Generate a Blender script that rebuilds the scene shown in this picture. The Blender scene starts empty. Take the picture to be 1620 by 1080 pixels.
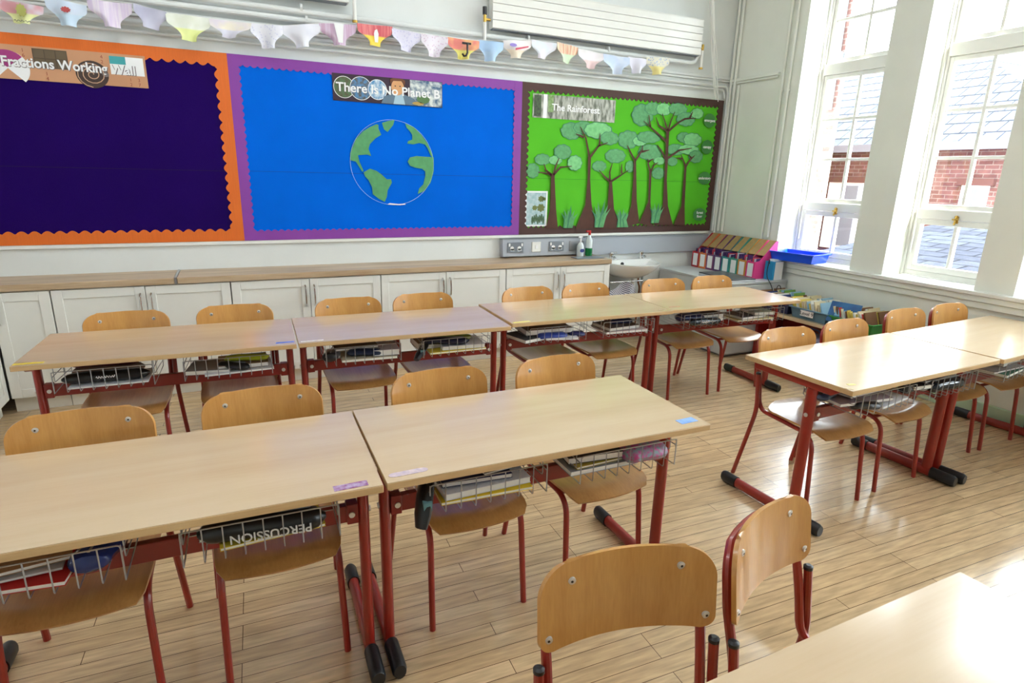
import bpy, math, random
from mathutils import Vector, Matrix
C = bpy.context.scene.collection
PI = math.pi
# ---------------------------------------------------------------- camera, sky, sun, exposure
cam_d = bpy.data.cameras.new('camera'); cam = bpy.data.objects.new('camera', cam_d); C.objects.link(cam)
bpy.context.scene.camera = cam
cam_d.sensor_width = 36.0; cam_d.sensor_fit = 'HORIZONTAL'; cam_d.lens = 939.74 * 36 / 1620; cam_d.clip_start = .05; cam_d.clip_end = 200
def cam_matrix(yaw, pitch, roll, pos):
    cy, sy, cp, sp, cr, sr = math.cos(yaw), math.sin(yaw), math.cos(pitch), math.sin(pitch), math.cos(roll), math.sin(roll)
    f = Vector((sy*cp, cy*cp, -sp)); r0 = Vector((cy, -sy, 0)); u0 = r0.cross(f)
    r = cr*r0 + sr*u0; u = -sr*r0 + cr*u0
    m = Matrix((r, u, -f)).transposed().to_4x4(); m.translation = pos
    return m
cam.matrix_world = cam_matrix(.4380, .2740, .0242, (0, -4.7058, 1.4982))
sc = bpy.context.scene
w = bpy.data.worlds.new('sky'); sc.world = w; w.use_nodes = True
bg = w.node_tree.nodes['Background']; bg.inputs[0].default_value = (.86, .93, 1.0, 1); bg.inputs[1].default_value = 14.0
sun_d = bpy.data.lights.new('sun', 'SUN'); sun_d.energy = 34; sun_d.angle = math.radians(.6); sun_d.color = (1, .94, .84)
sun = bpy.data.objects.new('sun', sun_d); C.objects.link(sun)
sun.rotation_euler = Vector((-.27, .66, -1.05)).to_track_quat('-Z', 'Y').to_euler()
sun.location = (12, -8, 12)
sc.view_settings.view_transform = 'Standard'; sc.view_settings.look = 'None'; sc.view_settings.gamma = 1.0
sc.view_settings.use_curve_mapping = False; sc.view_settings.exposure = 0.37
sc.cycles.max_bounces = 10; sc.cycles.diffuse_bounces = 5; sc.cycles.glossy_bounces = 4; sc.cycles.transparent_max_bounces = 16
sc.cycles.caustics_reflective = False; sc.cycles.caustics_refractive = False
sc.cycles.sample_clamp_indirect = 6.0
XW = 4.447; XG = 4.68            # inner face of the window wall, plane of the window frames
WIN = [(-1.54, -.80), (-2.45, -1.81), (-3.38, -2.68), (-4.32, -3.62), (-5.26, -4.56), (-6.20, -5.50)]
for (a, b) in WIN:               # sampling portals in the real window openings (they give off nothing)
    L = bpy.data.lights.new('portal', 'AREA'); L.shape = 'RECTANGLE'; L.size = b-a; L.size_y = 2.6; L.cycles.is_portal = True
    o = bpy.data.objects.new('portal', L); C.objects.link(o); o.location = (4.78, (a+b)/2, 2.15)
    o.rotation_euler = Vector((-1, 0, 0)).to_track_quat('-Z', 'Z').to_euler()

# ---------------------------------------------------------------- materials
def srgb(r, g, b):
    f = lambda c: (c/255/12.92) if c/255 <= .04045 else ((c/255+.055)/1.055)**2.4
    return (f(r), f(g), f(b), 1)
def mat(name, col, rough=.5, metal=0, var=0.0, vscale=8, bump=0, bscale=60, coat=0, spec=.5, stretch=(1, 1, 1), col2=None):
    m = bpy.data.materials.new(name); m.use_nodes = True; nt = m.node_tree; b = nt.nodes['Principled BSDF']
    b.inputs['Base Color'].default_value = col; b.inputs['Roughness'].default_value = rough; b.inputs['Metallic'].default_value = metal
    b.inputs['Coat Weight'].default_value = coat; b.inputs['Specular IOR Level'].default_value = spec
    if var or bump or col2:
        tc = nt.nodes.new('ShaderNodeTexCoord'); mp = nt.nodes.new('ShaderNodeMapping'); mp.inputs['Scale'].default_value = stretch
        nt.links.new(tc.outputs['Object'], mp.inputs[0])
    if var or col2:
        n = nt.nodes.new('ShaderNodeTexNoise'); n.inputs['Scale'].default_value = vscale; n.inputs['Detail'].default_value = 5
        nt.links.new(mp.outputs[0], n.inputs['Vector'])
        mx = nt.nodes.new('ShaderNodeMix'); mx.data_type = 'RGBA'
        mx.inputs[6].default_value = col
        mx.inputs[7].default_value = col2 if col2 else tuple(c*(1-var) for c in col[:3])+(1,)
        r = nt.nodes.new('ShaderNodeMapRange'); r.inputs[1].default_value = .35; r.inputs[2].default_value = .65
        nt.links.new(n.outputs[0], r.inputs[0]); nt.links.new(r.outputs[0], mx.inputs[0]); nt.links.new(mx.outputs[2], b.inputs['Base Color'])
    if bump:
        n2 = nt.nodes.new('ShaderNodeTexNoise'); n2.inputs['Scale'].default_value = bscale; n2.inputs['Detail'].default_value = 4
        nt.links.new(mp.outputs[0], n2.inputs['Vector'])
        bp = nt.nodes.new('ShaderNodeBump'); bp.inputs['Strength'].default_value = bump; bp.inputs['Distance'].default_value = .002
        nt.links.new(n2.outputs[0], bp.inputs['Height']); nt.links.new(bp.outputs[0], b.inputs['Normal'])
    return m
def wood(name, c1, c2, rough, axis, scale=1.0, coat=0, fine=1.0, bump=0.0):
    """straight grain along AXIS: broad figure plus fine pores"""
    m = bpy.data.materials.new(name); m.use_nodes = True; nt = m.node_tree; b = nt.nodes['Principled BSDF']
    b.inputs['Roughness'].default_value = rough; b.inputs['Coat Weight'].default_value = coat; b.inputs['Coat Roughness'].default_value = .12
    tc = nt.nodes.new('ShaderNodeTexCoord')
    def noise(st, sc_, det, dist=0):
        mp = nt.nodes.new('ShaderNodeMapping'); mp.inputs['Scale'].default_value = st
        n = nt.nodes.new('ShaderNodeTexNoise'); n.inputs['Scale'].default_value = sc_; n.inputs['Detail'].default_value = det; n.inputs['Distortion'].default_value = dist
        nt.links.new(tc.outputs['Object'], mp.inputs[0]); nt.links.new(mp.outputs[0], n.inputs['Vector']); return n
    a = [1, 1, 1]; a[axis] = .12
    n1 = noise(tuple(a), 9*scale, 4, .6)
    a2 = [1, 1, 1]; a2[axis] = .03
    n2 = noise(tuple(a2), 150*scale, 2)
    ad = nt.nodes.new('ShaderNodeMath'); ad.operation = 'MULTIPLY_ADD'; ad.inputs[1].default_value = .35*fine
    nt.links.new(n2.outputs[0], ad.inputs[0]); nt.links.new(n1.outputs[0], ad.inputs[2])
    r = nt.nodes.new('ShaderNodeMapRange'); r.inputs[1].default_value = .45; r.inputs[2].default_value = .9
    nt.links.new(ad.outputs[0], r.inputs[0])
    mx = nt.nodes.new('ShaderNodeMix'); mx.data_type = 'RGBA'; mx.inputs[6].default_value = c1; mx.inputs[7].default_value = c2
    nt.links.new(r.outputs[0], mx.inputs[0]); nt.links.new(mx.outputs[2], b.inputs['Base Color'])
    if bump:
        bp = nt.nodes.new('ShaderNodeBump'); bp.inputs['Strength'].default_value = bump; bp.inputs['Distance'].default_value = .001
        nt.links.new(ad.outputs[0], bp.inputs['Height']); nt.links.new(bp.outputs[0], b.inputs['Normal'])
    return m
M = {}
M['wall'] = mat('wall_paint', srgb(228, 231, 229), .55, var=.05, vscale=3, bump=.25, bscale=30)
M['wall_win'] = mat('window_wall_paint', srgb(240, 243, 234), .5, var=.05, vscale=3, bump=.25, bscale=30)
M['white'] = mat('white_gloss', srgb(238, 238, 233), .28, var=.03)
M['white_matt'] = mat('white_matt', srgb(240, 240, 236), .6)
M['ceil'] = mat('ceiling_paint', srgb(238, 238, 236), .8)
M['cab'] = mat('cabinet_cream', srgb(232, 231, 224), .32, var=.02)
M['top'] = wood('beech_laminate', srgb(210, 185, 153), srgb(200, 172, 138), .22, 0, 1.0, coat=.5, fine=.6)
M['edge'] = wood('beech_edge', srgb(208, 176, 130), srgb(186, 150, 104), .4, 0, 1.0)
M['ply'] = wood('beech_ply', srgb(208, 156, 88), srgb(182, 126, 62), .30, 2, 1.2, coat=.35, fine=1.0)
M['seat'] = wood('beech_ply_seat', srgb(196, 146, 86), srgb(164, 114, 62), .30, 1, 1.2, coat=.3)
M['work'] = wood('worktop_oak', srgb(204, 180, 150), srgb(164, 136, 104), .35, 0, 1.4, fine=1.4)
M['red'] = mat('red_enamel', srgb(150, 36, 24), .32, coat=.3, var=.12, vscale=20)
M['redd'] = mat('red_enamel_dark', srgb(134, 28, 22), .35, coat=.2, var=.1)
M['black'] = mat('black_plastic', srgb(26, 27, 30), .38, var=.1)
M['chrome'] = mat('chrome', srgb(225, 225, 225), .16, 1)
M['steel'] = mat('steel_wire', srgb(170, 172, 176), .35, .85)
M['zinc'] = mat('zinc_rivet', srgb(222, 222, 222), .32, .6)
M['brass'] = mat('brass', srgb(196, 160, 80), .3, .9)
M['ceramic'] = mat('ceramic', srgb(244, 244, 242), .08)
M['greycab'] = mat('grey_cabinet', srgb(196, 199, 200), .45, var=.04)
M['greytrunk'] = mat('grey_trunking', srgb(172, 178, 188), .35)
M['greydark'] = mat('grey_dark', srgb(120, 126, 134), .4)
M['copper'] = mat('copper_pipe', srgb(150, 96, 66), .35, .8)
M['paper'] = mat('paper', srgb(238, 238, 234), .7)
M['card'] = mat('brown_card', srgb(170, 140, 92), .8, var=.15, vscale=40)
M['glassy'] = None
def colour(name, r, g, b, rough=.55, **k):
    key = 'c_' + name
    if key not in M: M[key] = mat(name, srgb(r, g, b), rough, **k)
    return M[key]
def glass_mat():
    m = bpy.data.materials.new('window_glass'); m.use_nodes = True; nt = m.node_tree; nt.nodes.clear()
    o = nt.nodes.new('ShaderNodeOutputMaterial'); t = nt.nodes.new('ShaderNodeBsdfTransparent'); g = nt.nodes.new('ShaderNodeBsdfGlossy')
    t.inputs[0].default_value = (.96, .98, .97, 1); g.inputs['Roughness'].default_value = .02
    lw = nt.nodes.new('ShaderNodeLayerWeight'); lw.inputs[0].default_value = .5; pw = nt.nodes.new('ShaderNodeMath'); pw.operation = 'POWER'; pw.inputs[1].default_value = 5; f = nt.nodes.new('ShaderNodeMath'); f.operation = 'MULTIPLY_ADD'; f.inputs[1].default_value = .9; f.inputs[2].default_value = .03; nt.links.new(lw.outputs['Facing'], pw.inputs[0]); nt.links.new(pw.outputs[0], f.inputs[0]); mx = nt.nodes.new('ShaderNodeMixShader')
    nt.links.new(f.outputs[0], mx.inputs[0]); nt.links.new(t.outputs[0], mx.inputs[1]); nt.links.new(g.outputs[0], mx.inputs[2]); nt.links.new(mx.outputs[0], o.inputs[0])
    return m
M['glass'] = glass_mat()
def brick_mat(name, c1, c2, mortar, bw, rh, ms, vert='yz', rot=0, rough=.8, freq=2, off=.5, noise_amt=.25, bump=.3, rough_node=False, msm=.1):
    m = bpy.data.materials.new(name); m.use_nodes = True; nt = m.node_tree; b = nt.nodes['Principled BSDF']; b.inputs['Roughness'].default_value = rough
    tc = nt.nodes.new('ShaderNodeTexCoord'); sp = nt.nodes.new('ShaderNodeSeparateXYZ'); cb = nt.nodes.new('ShaderNodeCombineXYZ')
    nt.links.new(tc.outputs['Object'], sp.inputs[0])
    ax = {'x': 0, 'y': 1, 'z': 2}
    nt.links.new(sp.outputs[ax[vert[0]]], cb.inputs[0]); nt.links.new(sp.outputs[ax[vert[1]]], cb.inputs[1])
    mp = nt.nodes.new('ShaderNodeMapping'); mp.inputs['Rotation'].default_value = (0, 0, rot); nt.links.new(cb.outputs[0], mp.inputs[0])
    br = nt.nodes.new('ShaderNodeTexBrick'); br.inputs['Scale'].default_value = 1; br.inputs['Brick Width'].default_value = bw; br.inputs['Row Height'].default_value = rh
    br.inputs['Mortar Size'].default_value = ms; br.inputs['Mortar Smooth'].default_value = msm; br.inputs['Color1'].default_value = c1; br.inputs['Color2'].default_value = c2; br.inputs['Mortar'].default_value = mortar
    br.offset = off; br.offset_frequency = freq; br.inputs['Bias'].default_value = 0
    nt.links.new(mp.outputs[0], br.inputs['Vector'])
    n = nt.nodes.new('ShaderNodeTexNoise'); n.inputs['Detail'].default_value = 6
    mp2 = nt.nodes.new('ShaderNodeMapping'); mp2.inputs['Scale'].default_value = (1, 9, 1) if rough_node else (1, 1, 1)
    nt.links.new(mp.outputs[0], mp2.inputs[0]); n.inputs['Scale'].default_value = 7; nt.links.new(mp2.outputs[0], n.inputs['Vector'])
    mx = nt.nodes.new('ShaderNodeMix'); mx.data_type = 'RGBA'; mx.blend_type = 'MULTIPLY'; mx.inputs[0].default_value = 1
    r = nt.nodes.new('ShaderNodeMapRange'); r.inputs[1].default_value = .3; r.inputs[2].default_value = .7; r.inputs[3].default_value = 1-noise_amt; r.inputs[4].default_value = 1+noise_amt*.4
    nt.links.new(n.outputs[0], r.inputs[0]); nt.links.new(br.outputs[0], mx.inputs[6]); nt.links.new(r.outputs[0], mx.inputs[7]); last = mx.outputs[2]
    if rough_node:
        n3 = nt.nodes.new('ShaderNodeTexNoise'); n3.inputs['Scale'].default_value = 1.3; n3.inputs['Detail'].default_value = 5; nt.links.new(mp.outputs[0], n3.inputs['Vector'])
        r3 = nt.nodes.new('ShaderNodeMapRange'); r3.inputs[1].default_value = .25; r3.inputs[2].default_value = .75; r3.inputs[3].default_value = .84; r3.inputs[4].default_value = 1.12
        m3 = nt.nodes.new('ShaderNodeMix'); m3.data_type = 'RGBA'; m3.blend_type = 'MULTIPLY'; m3.inputs[0].default_value = 1
        nt.links.new(n3.outputs[0], r3.inputs[0]); nt.links.new(last, m3.inputs[6]); nt.links.new(r3.outputs[0], m3.inputs[7]); last = m3.outputs[2]
        r4 = nt.nodes.new('ShaderNodeMapRange'); r4.inputs[1].default_value = .2; r4.inputs[2].default_value = .8; r4.inputs[3].default_value = .13; r4.inputs[4].default_value = .27
        nt.links.new(n3.outputs[0], r4.inputs[0]); nt.links.new(r4.outputs[0], b.inputs['Roughness'])
    if rough_node: b.inputs['Coat Weight'].default_value = .35; b.inputs['Coat Roughness'].default_value = .12
    nt.links.new(last, b.inputs['Base Color'])
    bp = nt.nodes.new('ShaderNodeBump'); bp.inputs['Strength'].default_value = bump; bp.inputs['Distance'].default_value = .004; bp.invert = True
    nt.links.new(br.outputs['Fac'], bp.inputs['Height']); nt.links.new(bp.outputs[0], b.inputs['Normal'])
    return m
M['floor'] = brick_mat('maple_strip_floor', srgb(214, 184, 144), srgb(200, 169, 129), srgb(92, 66, 44), 1.25, .0585, .0012, 'xy', math.radians(1.95), .3, 3, .37, .28, .15, True, .0)
M['brick'] = brick_mat('red_brick', srgb(128, 94, 88), srgb(112, 78, 72), srgb(138, 124, 118), .225, .075, .008, 'yz', bump=.2)
M['slate'] = brick_mat('slate_roof', srgb(84, 88, 98), srgb(68, 72, 82), srgb(40, 44, 52), .3, .2, .012, 'yz', bump=.6)
M['slatex'] = brick_mat('slate_lower', srgb(52, 56, 66), srgb(42, 45, 55), srgb(22, 24, 30), .4, .22, .012, 'yx', bump=.6)

for k in ('brick', 'slate', 'slatex'):
    b_ = M[k].node_tree.nodes['Principled BSDF']; b_.inputs['Specular IOR Level'].default_value = .05; b_.inputs['Roughness'].default_value = .95

# ---------------------------------------------------------------- mesh building
class MB:
    def __init__(s): s.v = []; s.f = []
    def add(s, v, f):
        n = len(s.v); s.v += [Vector(x) for x in v]; s.f += [tuple(i+n for i in q) for q in f]; return s
    def box(s, x0, x1, y0, y1, z0, z1, rz=0, c=None):
        v = [(x, y, z) for z in (z0, z1) for y in (y0, y1) for x in (x0, x1)]
        if rz:
            cx, cy = c if c else ((x0+x1)/2, (y0+y1)/2)
            v = [(cx+(x-cx)*math.cos(rz)-(y-cy)*math.sin(rz), cy+(x-cx)*math.sin(rz)+(y-cy)*math.cos(rz), z) for x, y, z in v]
        return s.add(v, [(0, 2, 3, 1), (4, 5, 7, 6), (0, 1, 5, 4), (2, 6, 7, 3), (0, 4, 6, 2), (1, 3, 7, 5)])
    def hexa(s, b, t):
        """two quads, bottom and top, counterclockwise from above"""
        return s.add(list(b)+list(t), [(3, 2, 1, 0), (4, 5, 6, 7), (0, 1, 5, 4), (1, 2, 6, 5), (2, 3, 7, 6), (3, 0, 4, 7)])
    def tube(s, pts, r, n=10, flat=1.0, cap=True, ref=None):
        pts = [Vector(p) for p in pts]; m = len(pts); rad = r if isinstance(r, (list, tuple)) else [r]*m
        T = []
        for i in range(m):
            t = (pts[min(i+1, m-1)]-pts[max(i-1, 0)]); T.append(t.normalized() if t.length > 1e-9 else Vector((0, 0, 1)))
        a = Vector(ref) if ref else (Vector((1, 0, 0)) if abs(T[0].x) < .9 else Vector((0, 1, 0)))
        N = (a - T[0]*a.dot(T[0])).normalized(); V = []
        for i in range(m):
            N = (N - T[i]*N.dot(T[i])).normalized(); B = T[i].cross(N)
            for k in range(n):
                A = 2*PI*k/n; V.append(pts[i]+N*(rad[i]*math.cos(A))+B*(rad[i]*flat*math.sin(A)))
        F = [(i*n+k, i*n+(k+1) % n, (i+1)*n+(k+1) % n, (i+1)*n+k) for i in range(m-1) for k in range(n)]
        if cap: F += [tuple(reversed(range(n))), tuple((m-1)*n+k for k in range(n))]
        return s.add(V, F)
    def cyl(s, p0, p1, r, n=16, r2=None): return s.tube([p0, p1], [r, r if r2 is None else r2], n)
    def lathe(s, prof, c, n=20):
        V = [(c[0]+r*math.cos(2*PI*k/n), c[1]+r*math.sin(2*PI*k/n), c[2]+z) for r, z in prof for k in range(n)]
        F = [(i*n+k, i*n+(k+1) % n, (i+1)*n+(k+1) % n, (i+1)*n+k) for i in range(len(prof)-1) for k in range(n)]
        F += [tuple(reversed(range(n))), tuple((len(prof)-1)*n+k for k in range(n))]
        return s.add(V, F)
    def wallprism(s, pts, y0, y1):
        """outline in (x, z) on a wall that faces -y; y0 in front of y1"""
        a = sum(p[0]*q[1]-q[0]*p[1] for p, q in zip(pts, pts[1:]+pts[:1]))
        if a < 0: pts = pts[::-1]
        n = len(pts); V = [(x, y0, z) for x, z in pts]+[(x, y1, z) for x, z in pts]
        return s.add(V, [tuple(range(n)), tuple(reversed(range(n, 2*n)))]+[(k, k+n, (k+1) % n+n, (k+1) % n) for k in range(n)])
    def flatprism(s, pts, z0, z1):
        a = sum(p[0]*q[1]-q[0]*p[1] for p, q in zip(pts, pts[1:]+pts[:1]))
        if a < 0: pts = pts[::-1]
        n = len(pts); V = [(x, y, z0) for x, y in pts]+[(x, y, z1) for x, y in pts]
        return s.add(V, [tuple(reversed(range(n))), tuple(range(n, 2*n))]+[(k, (k+1) % n, (k+1) % n+n, k+n) for k in range(n)])
    def sheet(s, grid, th, closed=False):
        """grid[i][j] of points, thickened along its normals"""
        R, K = len(grid), len(grid[0]); g = [[Vector(p) for p in row] for row in grid]; V0 = []; V1 = []
        for i in range(R):
            for j in range(K):
                du = g[i][min(j+1, K-1)]-g[i][max(j-1, 0)]; dv = g[min(i+1, R-1)][j]-g[max(i-1, 0)][j]; nn = du.cross(dv)
                nn = nn.normalized() if nn.length > 1e-12 else Vector((0, 0, 1))
                V0.append(g[i][j]+nn*th/2); V1.append(g[i][j]-nn*th/2)
        n = R*K; F = []
        for i in range(R-1):
            for j in range(K-1):
                a, b, c, d = i*K+j, i*K+j+1, (i+1)*K+j+1, (i+1)*K+j
                F += [(a, b, c, d), (d+n, c+n, b+n, a+n)]
        for j in range(K-1): F += [(j, j+n, j+1+n, j+1), ((R-1)*K+j+1, (R-1)*K+j+1+n, (R-1)*K+j+n, (R-1)*K+j)]
        for i in range(R-1): F += [((i+1)*K, (i+1)*K+n, i*K+n, i*K), (i*K+K-1, i*K+K-1+n, (i+1)*K+K-1+n, (i+1)*K+K-1)]
        return s.add(V0+V1, F)
    def build(s, name, m, parent=None, smooth=True, bevel=0, world=False, angle=35):
        off = parent.location if (world and parent) else Vector((0, 0, 0))
        me = bpy.data.meshes.new(name); me.from_pydata([tuple(v-off) for v in s.v], [], s.f); me.materials.append(m); me.update()
        if smooth:
            me.shade_smooth(); me.set_sharp_from_angle(angle=math.radians(angle))
        o = bpy.data.objects.new(name, me); C.objects.link(o)
        if parent: o.parent = parent
        if bevel:
            b = o.modifiers.new('bevel', 'BEVEL'); b.width = bevel; b.segments = 2; b.limit_method = 'ANGLE'; b.angle_limit = math.radians(40)
        return o
def arc_path(pts, rads, n=5):
    """polyline with rounded corners"""
    pts = [Vector(p) for p in pts]; out = [pts[0]]
    for i in range(1, len(pts)-1):
        a, b, c = pts[i-1], pts[i], pts[i+1]; r = rads[i-1] if isinstance(rads, (list, tuple)) else rads
        d1 = min(r, (a-b).length*.49); d2 = min(r, (c-b).length*.49); p = b+(a-b).normalized()*d1; q = b+(c-b).normalized()*d2
        for k in range(n+1):
            t = k/n; out.append(p*(1-t)**2+b*2*t*(1-t)+q*t*t)
    out.append(pts[-1]); return out
def rot2(x, y, a): return (x*math.cos(a)-y*math.sin(a), x*math.sin(a)+y*math.cos(a))
def thing(name, label, cat, loc=(0, 0, 0), rz=0, group=None):
    o = bpy.data.objects.new(name, None); C.objects.link(o); o.empty_display_size = .1
    o.location = loc; o.rotation_euler = (0, 0, rz); o['label'] = label; o['category'] = cat
    if group: o['group'] = group
    return o
def tag(o, label, cat, group=None, kind=None):
    o['label'] = label; o['category'] = cat
    if group: o['group'] = group
    if kind: o['kind'] = kind
    return o
def struct(o, label=None):
    o['kind'] = 'structure'
    if label: o['label'] = label
    return o
KIDS = {}
def kids(o): return [c for c in bpy.data.objects if c.parent == o]
def dup(root, loc, rz, label, group=None):
    def rec(o, parent):
        c = o.copy(); C.objects.link(c); c.parent = parent
        for ch in list(o.children): rec(ch, c)
        return c
    r = rec(root, None); r.location = loc; r.rotation_euler = (0, 0, rz); r['label'] = label
    if group: r['group'] = group
    return r
def lettering(body, size, m, parent, loc, rot=(PI/2, 0, 0), bold=0.0, ext=.0006, name='lettering', spacing=1.0, align='CENTER', sx=1.0, width=None):
    cu = bpy.data.curves.new('t', 'FONT'); cu.body = body; cu.size = size; cu.align_x = align; cu.align_y = 'CENTER'; cu.extrude = ext; cu.offset = bold; cu.space_character = spacing
    cu.resolution_u = 3
    t = bpy.data.objects.new('t', cu); C.objects.link(t); bpy.context.view_layer.update()
    me = bpy.data.meshes.new_from_object(t.evaluated_get(bpy.context.evaluated_depsgraph_get())); bpy.data.objects.remove(t)
    me.name = name; me.materials.clear(); me.materials.append(m)
    from mathutils import Euler
    if width: xs = [v.co.x for v in me.vertices]; sx = width/(max(xs)-min(xs))
    mt = Matrix.Translation(loc) @ Euler(rot).to_matrix().to_4x4() @ Matrix.Diagonal((sx, 1, 1, 1)); me.transform(mt)
    o = bpy.data.objects.new(name, me); C.objects.link(o); o.parent = parent
    return o
# art on the boards and the bunting: (x, z) on the wall
TREES = [([(2.496, 1.047), (2.615, 1.045), (2.587, 1.216), (2.561, 1.467), (2.556, 1.514), (2.525, 1.513), (2.525, 1.466), (2.526, 1.216)], [[(2.542, 1.487), (2.499, 1.512), (2.397, 1.522)], [(2.531, 1.501), (2.471, 1.541), (2.451, 1.592)], [(2.548, 1.502), (2.565, 1.572), (2.596, 1.643)], [(2.548, 1.502), (2.614, 1.568), (2.726, 1.579)]], [(2.35, 1.532, 0.064, 0.06, 0), (2.44, 1.626, 0.075, 0.046, 0), (2.563, 1.624, 0.066, 0.037, 1), (2.632, 1.696, 0.084, 0.06, 0), (2.757, 1.607, 0.074, 0.064, 1)]), ([(2.793, 1.042), (3.017, 1.039), (2.949, 1.253), (2.919, 1.473), (2.915, 1.665), (2.883, 1.664), (2.893, 1.473), (2.883, 1.253)], [[(2.9, 1.652), (2.853, 1.815), (2.791, 1.906)], [(2.831, 1.823), (2.749, 1.847)], [(2.904, 1.658), (2.987, 1.756), (3.08, 1.789)], [(2.995, 1.753), (2.994, 1.862)]], [(2.712, 1.868, 0.105, 0.07, 0), (2.826, 1.9, 0.1, 0.052, 0), (2.978, 1.885, 0.146, 0.069, 1), (3.1, 1.826, 0.097, 0.056, 0)]), ([(3.055, 1.038), (3.285, 1.035), (3.192, 1.215), (3.151, 1.465), (3.121, 1.465), (3.121, 1.215)], [[(3.132, 1.455), (3.066, 1.5), (3.005, 1.554)], [(3.129, 1.458), (3.12, 1.538), (3.143, 1.618)], [(3.138, 1.457), (3.203, 1.491), (3.317, 1.557)], [(3.248, 1.529), (3.244, 1.614)]], [(3.012, 1.586, 0.074, 0.046, 0), (3.175, 1.679, 0.109, 0.06, 0), (3.34, 1.592, 0.05, 0.052, 0)]), ([(3.315, 1.048), (3.489, 1.082), (3.44, 1.279), (3.395, 1.656), (3.37, 1.655), (3.383, 1.469), (3.38, 1.241)], [[(3.385, 1.643), (3.32, 1.727), (3.289, 1.774)], [(3.387, 1.643), (3.458, 1.744), (3.459, 1.781)], [(3.454, 1.725), (3.534, 1.743)]], [(3.303, 1.823, 0.116, 0.077, 0), (3.428, 1.816, 0.078, 0.042, 1), (3.526, 1.854, 0.135, 0.051, 0)]), ([(3.484, 1.082), (3.636, 1.05), (3.596, 1.28), (3.579, 1.561), (3.553, 1.56), (3.569, 1.28)], [[(3.567, 1.548), (3.534, 1.623), (3.526, 1.666)], [(3.535, 1.641), (3.59, 1.668)], [(3.57, 1.551), (3.599, 1.612), (3.645, 1.636)]], [(3.555, 1.723, 0.137, 0.071, 0), (3.668, 1.652, 0.068, 0.035, 1), (3.666, 1.54, 0.073, 0.053, 0)]), ([(3.654, 1.067), (3.889, 1.056), (3.806, 1.241), (3.765, 1.476), (3.741, 1.935), (3.706, 1.933), (3.727, 1.603), (3.745, 1.241)], [[(3.722, 1.822), (3.583, 1.908), (3.446, 1.988)], [(3.524, 1.944), (3.498, 2.043)], [(3.719, 1.915), (3.618, 1.959), (3.578, 2.029)], [(3.72, 1.921), (3.687, 1.987), (3.646, 2.063)], [(3.727, 1.921), (3.75, 2.002), (3.785, 2.086)], [(3.731, 1.916), (3.848, 2.002), (3.91, 2.033), (4.042, 2.046)], [(3.967, 2.042), (3.993, 2.099)], [(3.741, 1.654), (3.684, 1.727), (3.62, 1.793)], [(3.742, 1.673), (3.879, 1.753), (4.027, 1.778)]], [(3.437, 2.039, 0.116, 0.094, 0), (3.547, 2.099, 0.094, 0.053, 0), (3.666, 2.101, 0.087, 0.053, 1), (3.826, 2.111, 0.106, 0.054, 0), (3.927, 2.031, 0.108, 0.061, 0), (4.054, 2.088, 0.076, 0.046, 1)]), ([(3.895, 1.064), (4.036, 1.048), (4.008, 1.241), (3.983, 1.622), (3.959, 1.622), (3.968, 1.241)], [[(3.971, 1.609), (3.941, 1.66), (3.903, 1.716)], [(3.922, 1.678), (3.854, 1.683)], [(3.974, 1.609), (4.016, 1.668), (4.07, 1.713)], [(4.031, 1.688), (4.002, 1.713)]], [(3.931, 1.869, 0.084, 0.047, 0), (4.034, 1.854, 0.111, 0.061, 1), (3.845, 1.758, 0.108, 0.05, 0), (3.995, 1.764, 0.128, 0.044, 1), (4.089, 1.703, 0.086, 0.058, 0), (3.816, 1.65, 0.058, 0.04, 0)])]
CONT = [[(0.834, 1.572), (0.837, 1.622), (0.883, 1.723), (0.937, 1.779), (0.99, 1.812), (1.038, 1.834), (1.053, 1.83), (1.052, 1.805), (1.072, 1.761), (1.028, 1.734), (0.985, 1.692), (0.973, 1.657), (0.99, 1.607), (0.961, 1.616), (0.893, 1.609), (0.901, 1.564), (0.929, 1.499), (0.919, 1.491), (0.875, 1.563)], [(1.08, 1.846), (1.128, 1.862), (1.176, 1.871), (1.165, 1.836), (1.12, 1.783), (1.094, 1.802)], [(0.929, 1.488), (0.977, 1.515), (1.025, 1.501), (1.061, 1.476), (1.103, 1.44), (1.136, 1.441), (1.141, 1.415), (1.106, 1.357), (1.099, 1.309), (1.081, 1.272), (1.038, 1.293), (0.991, 1.329), (0.988, 1.381), (0.963, 1.433), (0.938, 1.458)], [(1.257, 1.851), (1.322, 1.829), (1.382, 1.775), (1.429, 1.716), (1.456, 1.659), (1.474, 1.612), (1.455, 1.622), (1.431, 1.679), (1.409, 1.706), (1.364, 1.715), (1.319, 1.703), (1.27, 1.707), (1.276, 1.725), (1.309, 1.736), (1.31, 1.772), (1.288, 1.802), (1.267, 1.821)], [(1.478, 1.613), (1.407, 1.615), (1.34, 1.618), (1.289, 1.606), (1.27, 1.575), (1.288, 1.544), (1.338, 1.529), (1.383, 1.525), (1.408, 1.505), (1.409, 1.473), (1.392, 1.408), (1.357, 1.375), (1.345, 1.332), (1.403, 1.36), (1.45, 1.42), (1.477, 1.506)]]
GRASS = [(2.72, 1.05), (3.046, 1.051), (3.287, 1.048), (3.673, 1.083)]
LEAVES = [(4.21, 2.034, 0.078, 0.062, 0), (4.212, 1.795, 0.078, 0.064, 0), (4.221, 1.506, 0.086, 0.059, 0), (4.207, 1.159, 0.087, 0.062, 0)]
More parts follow.
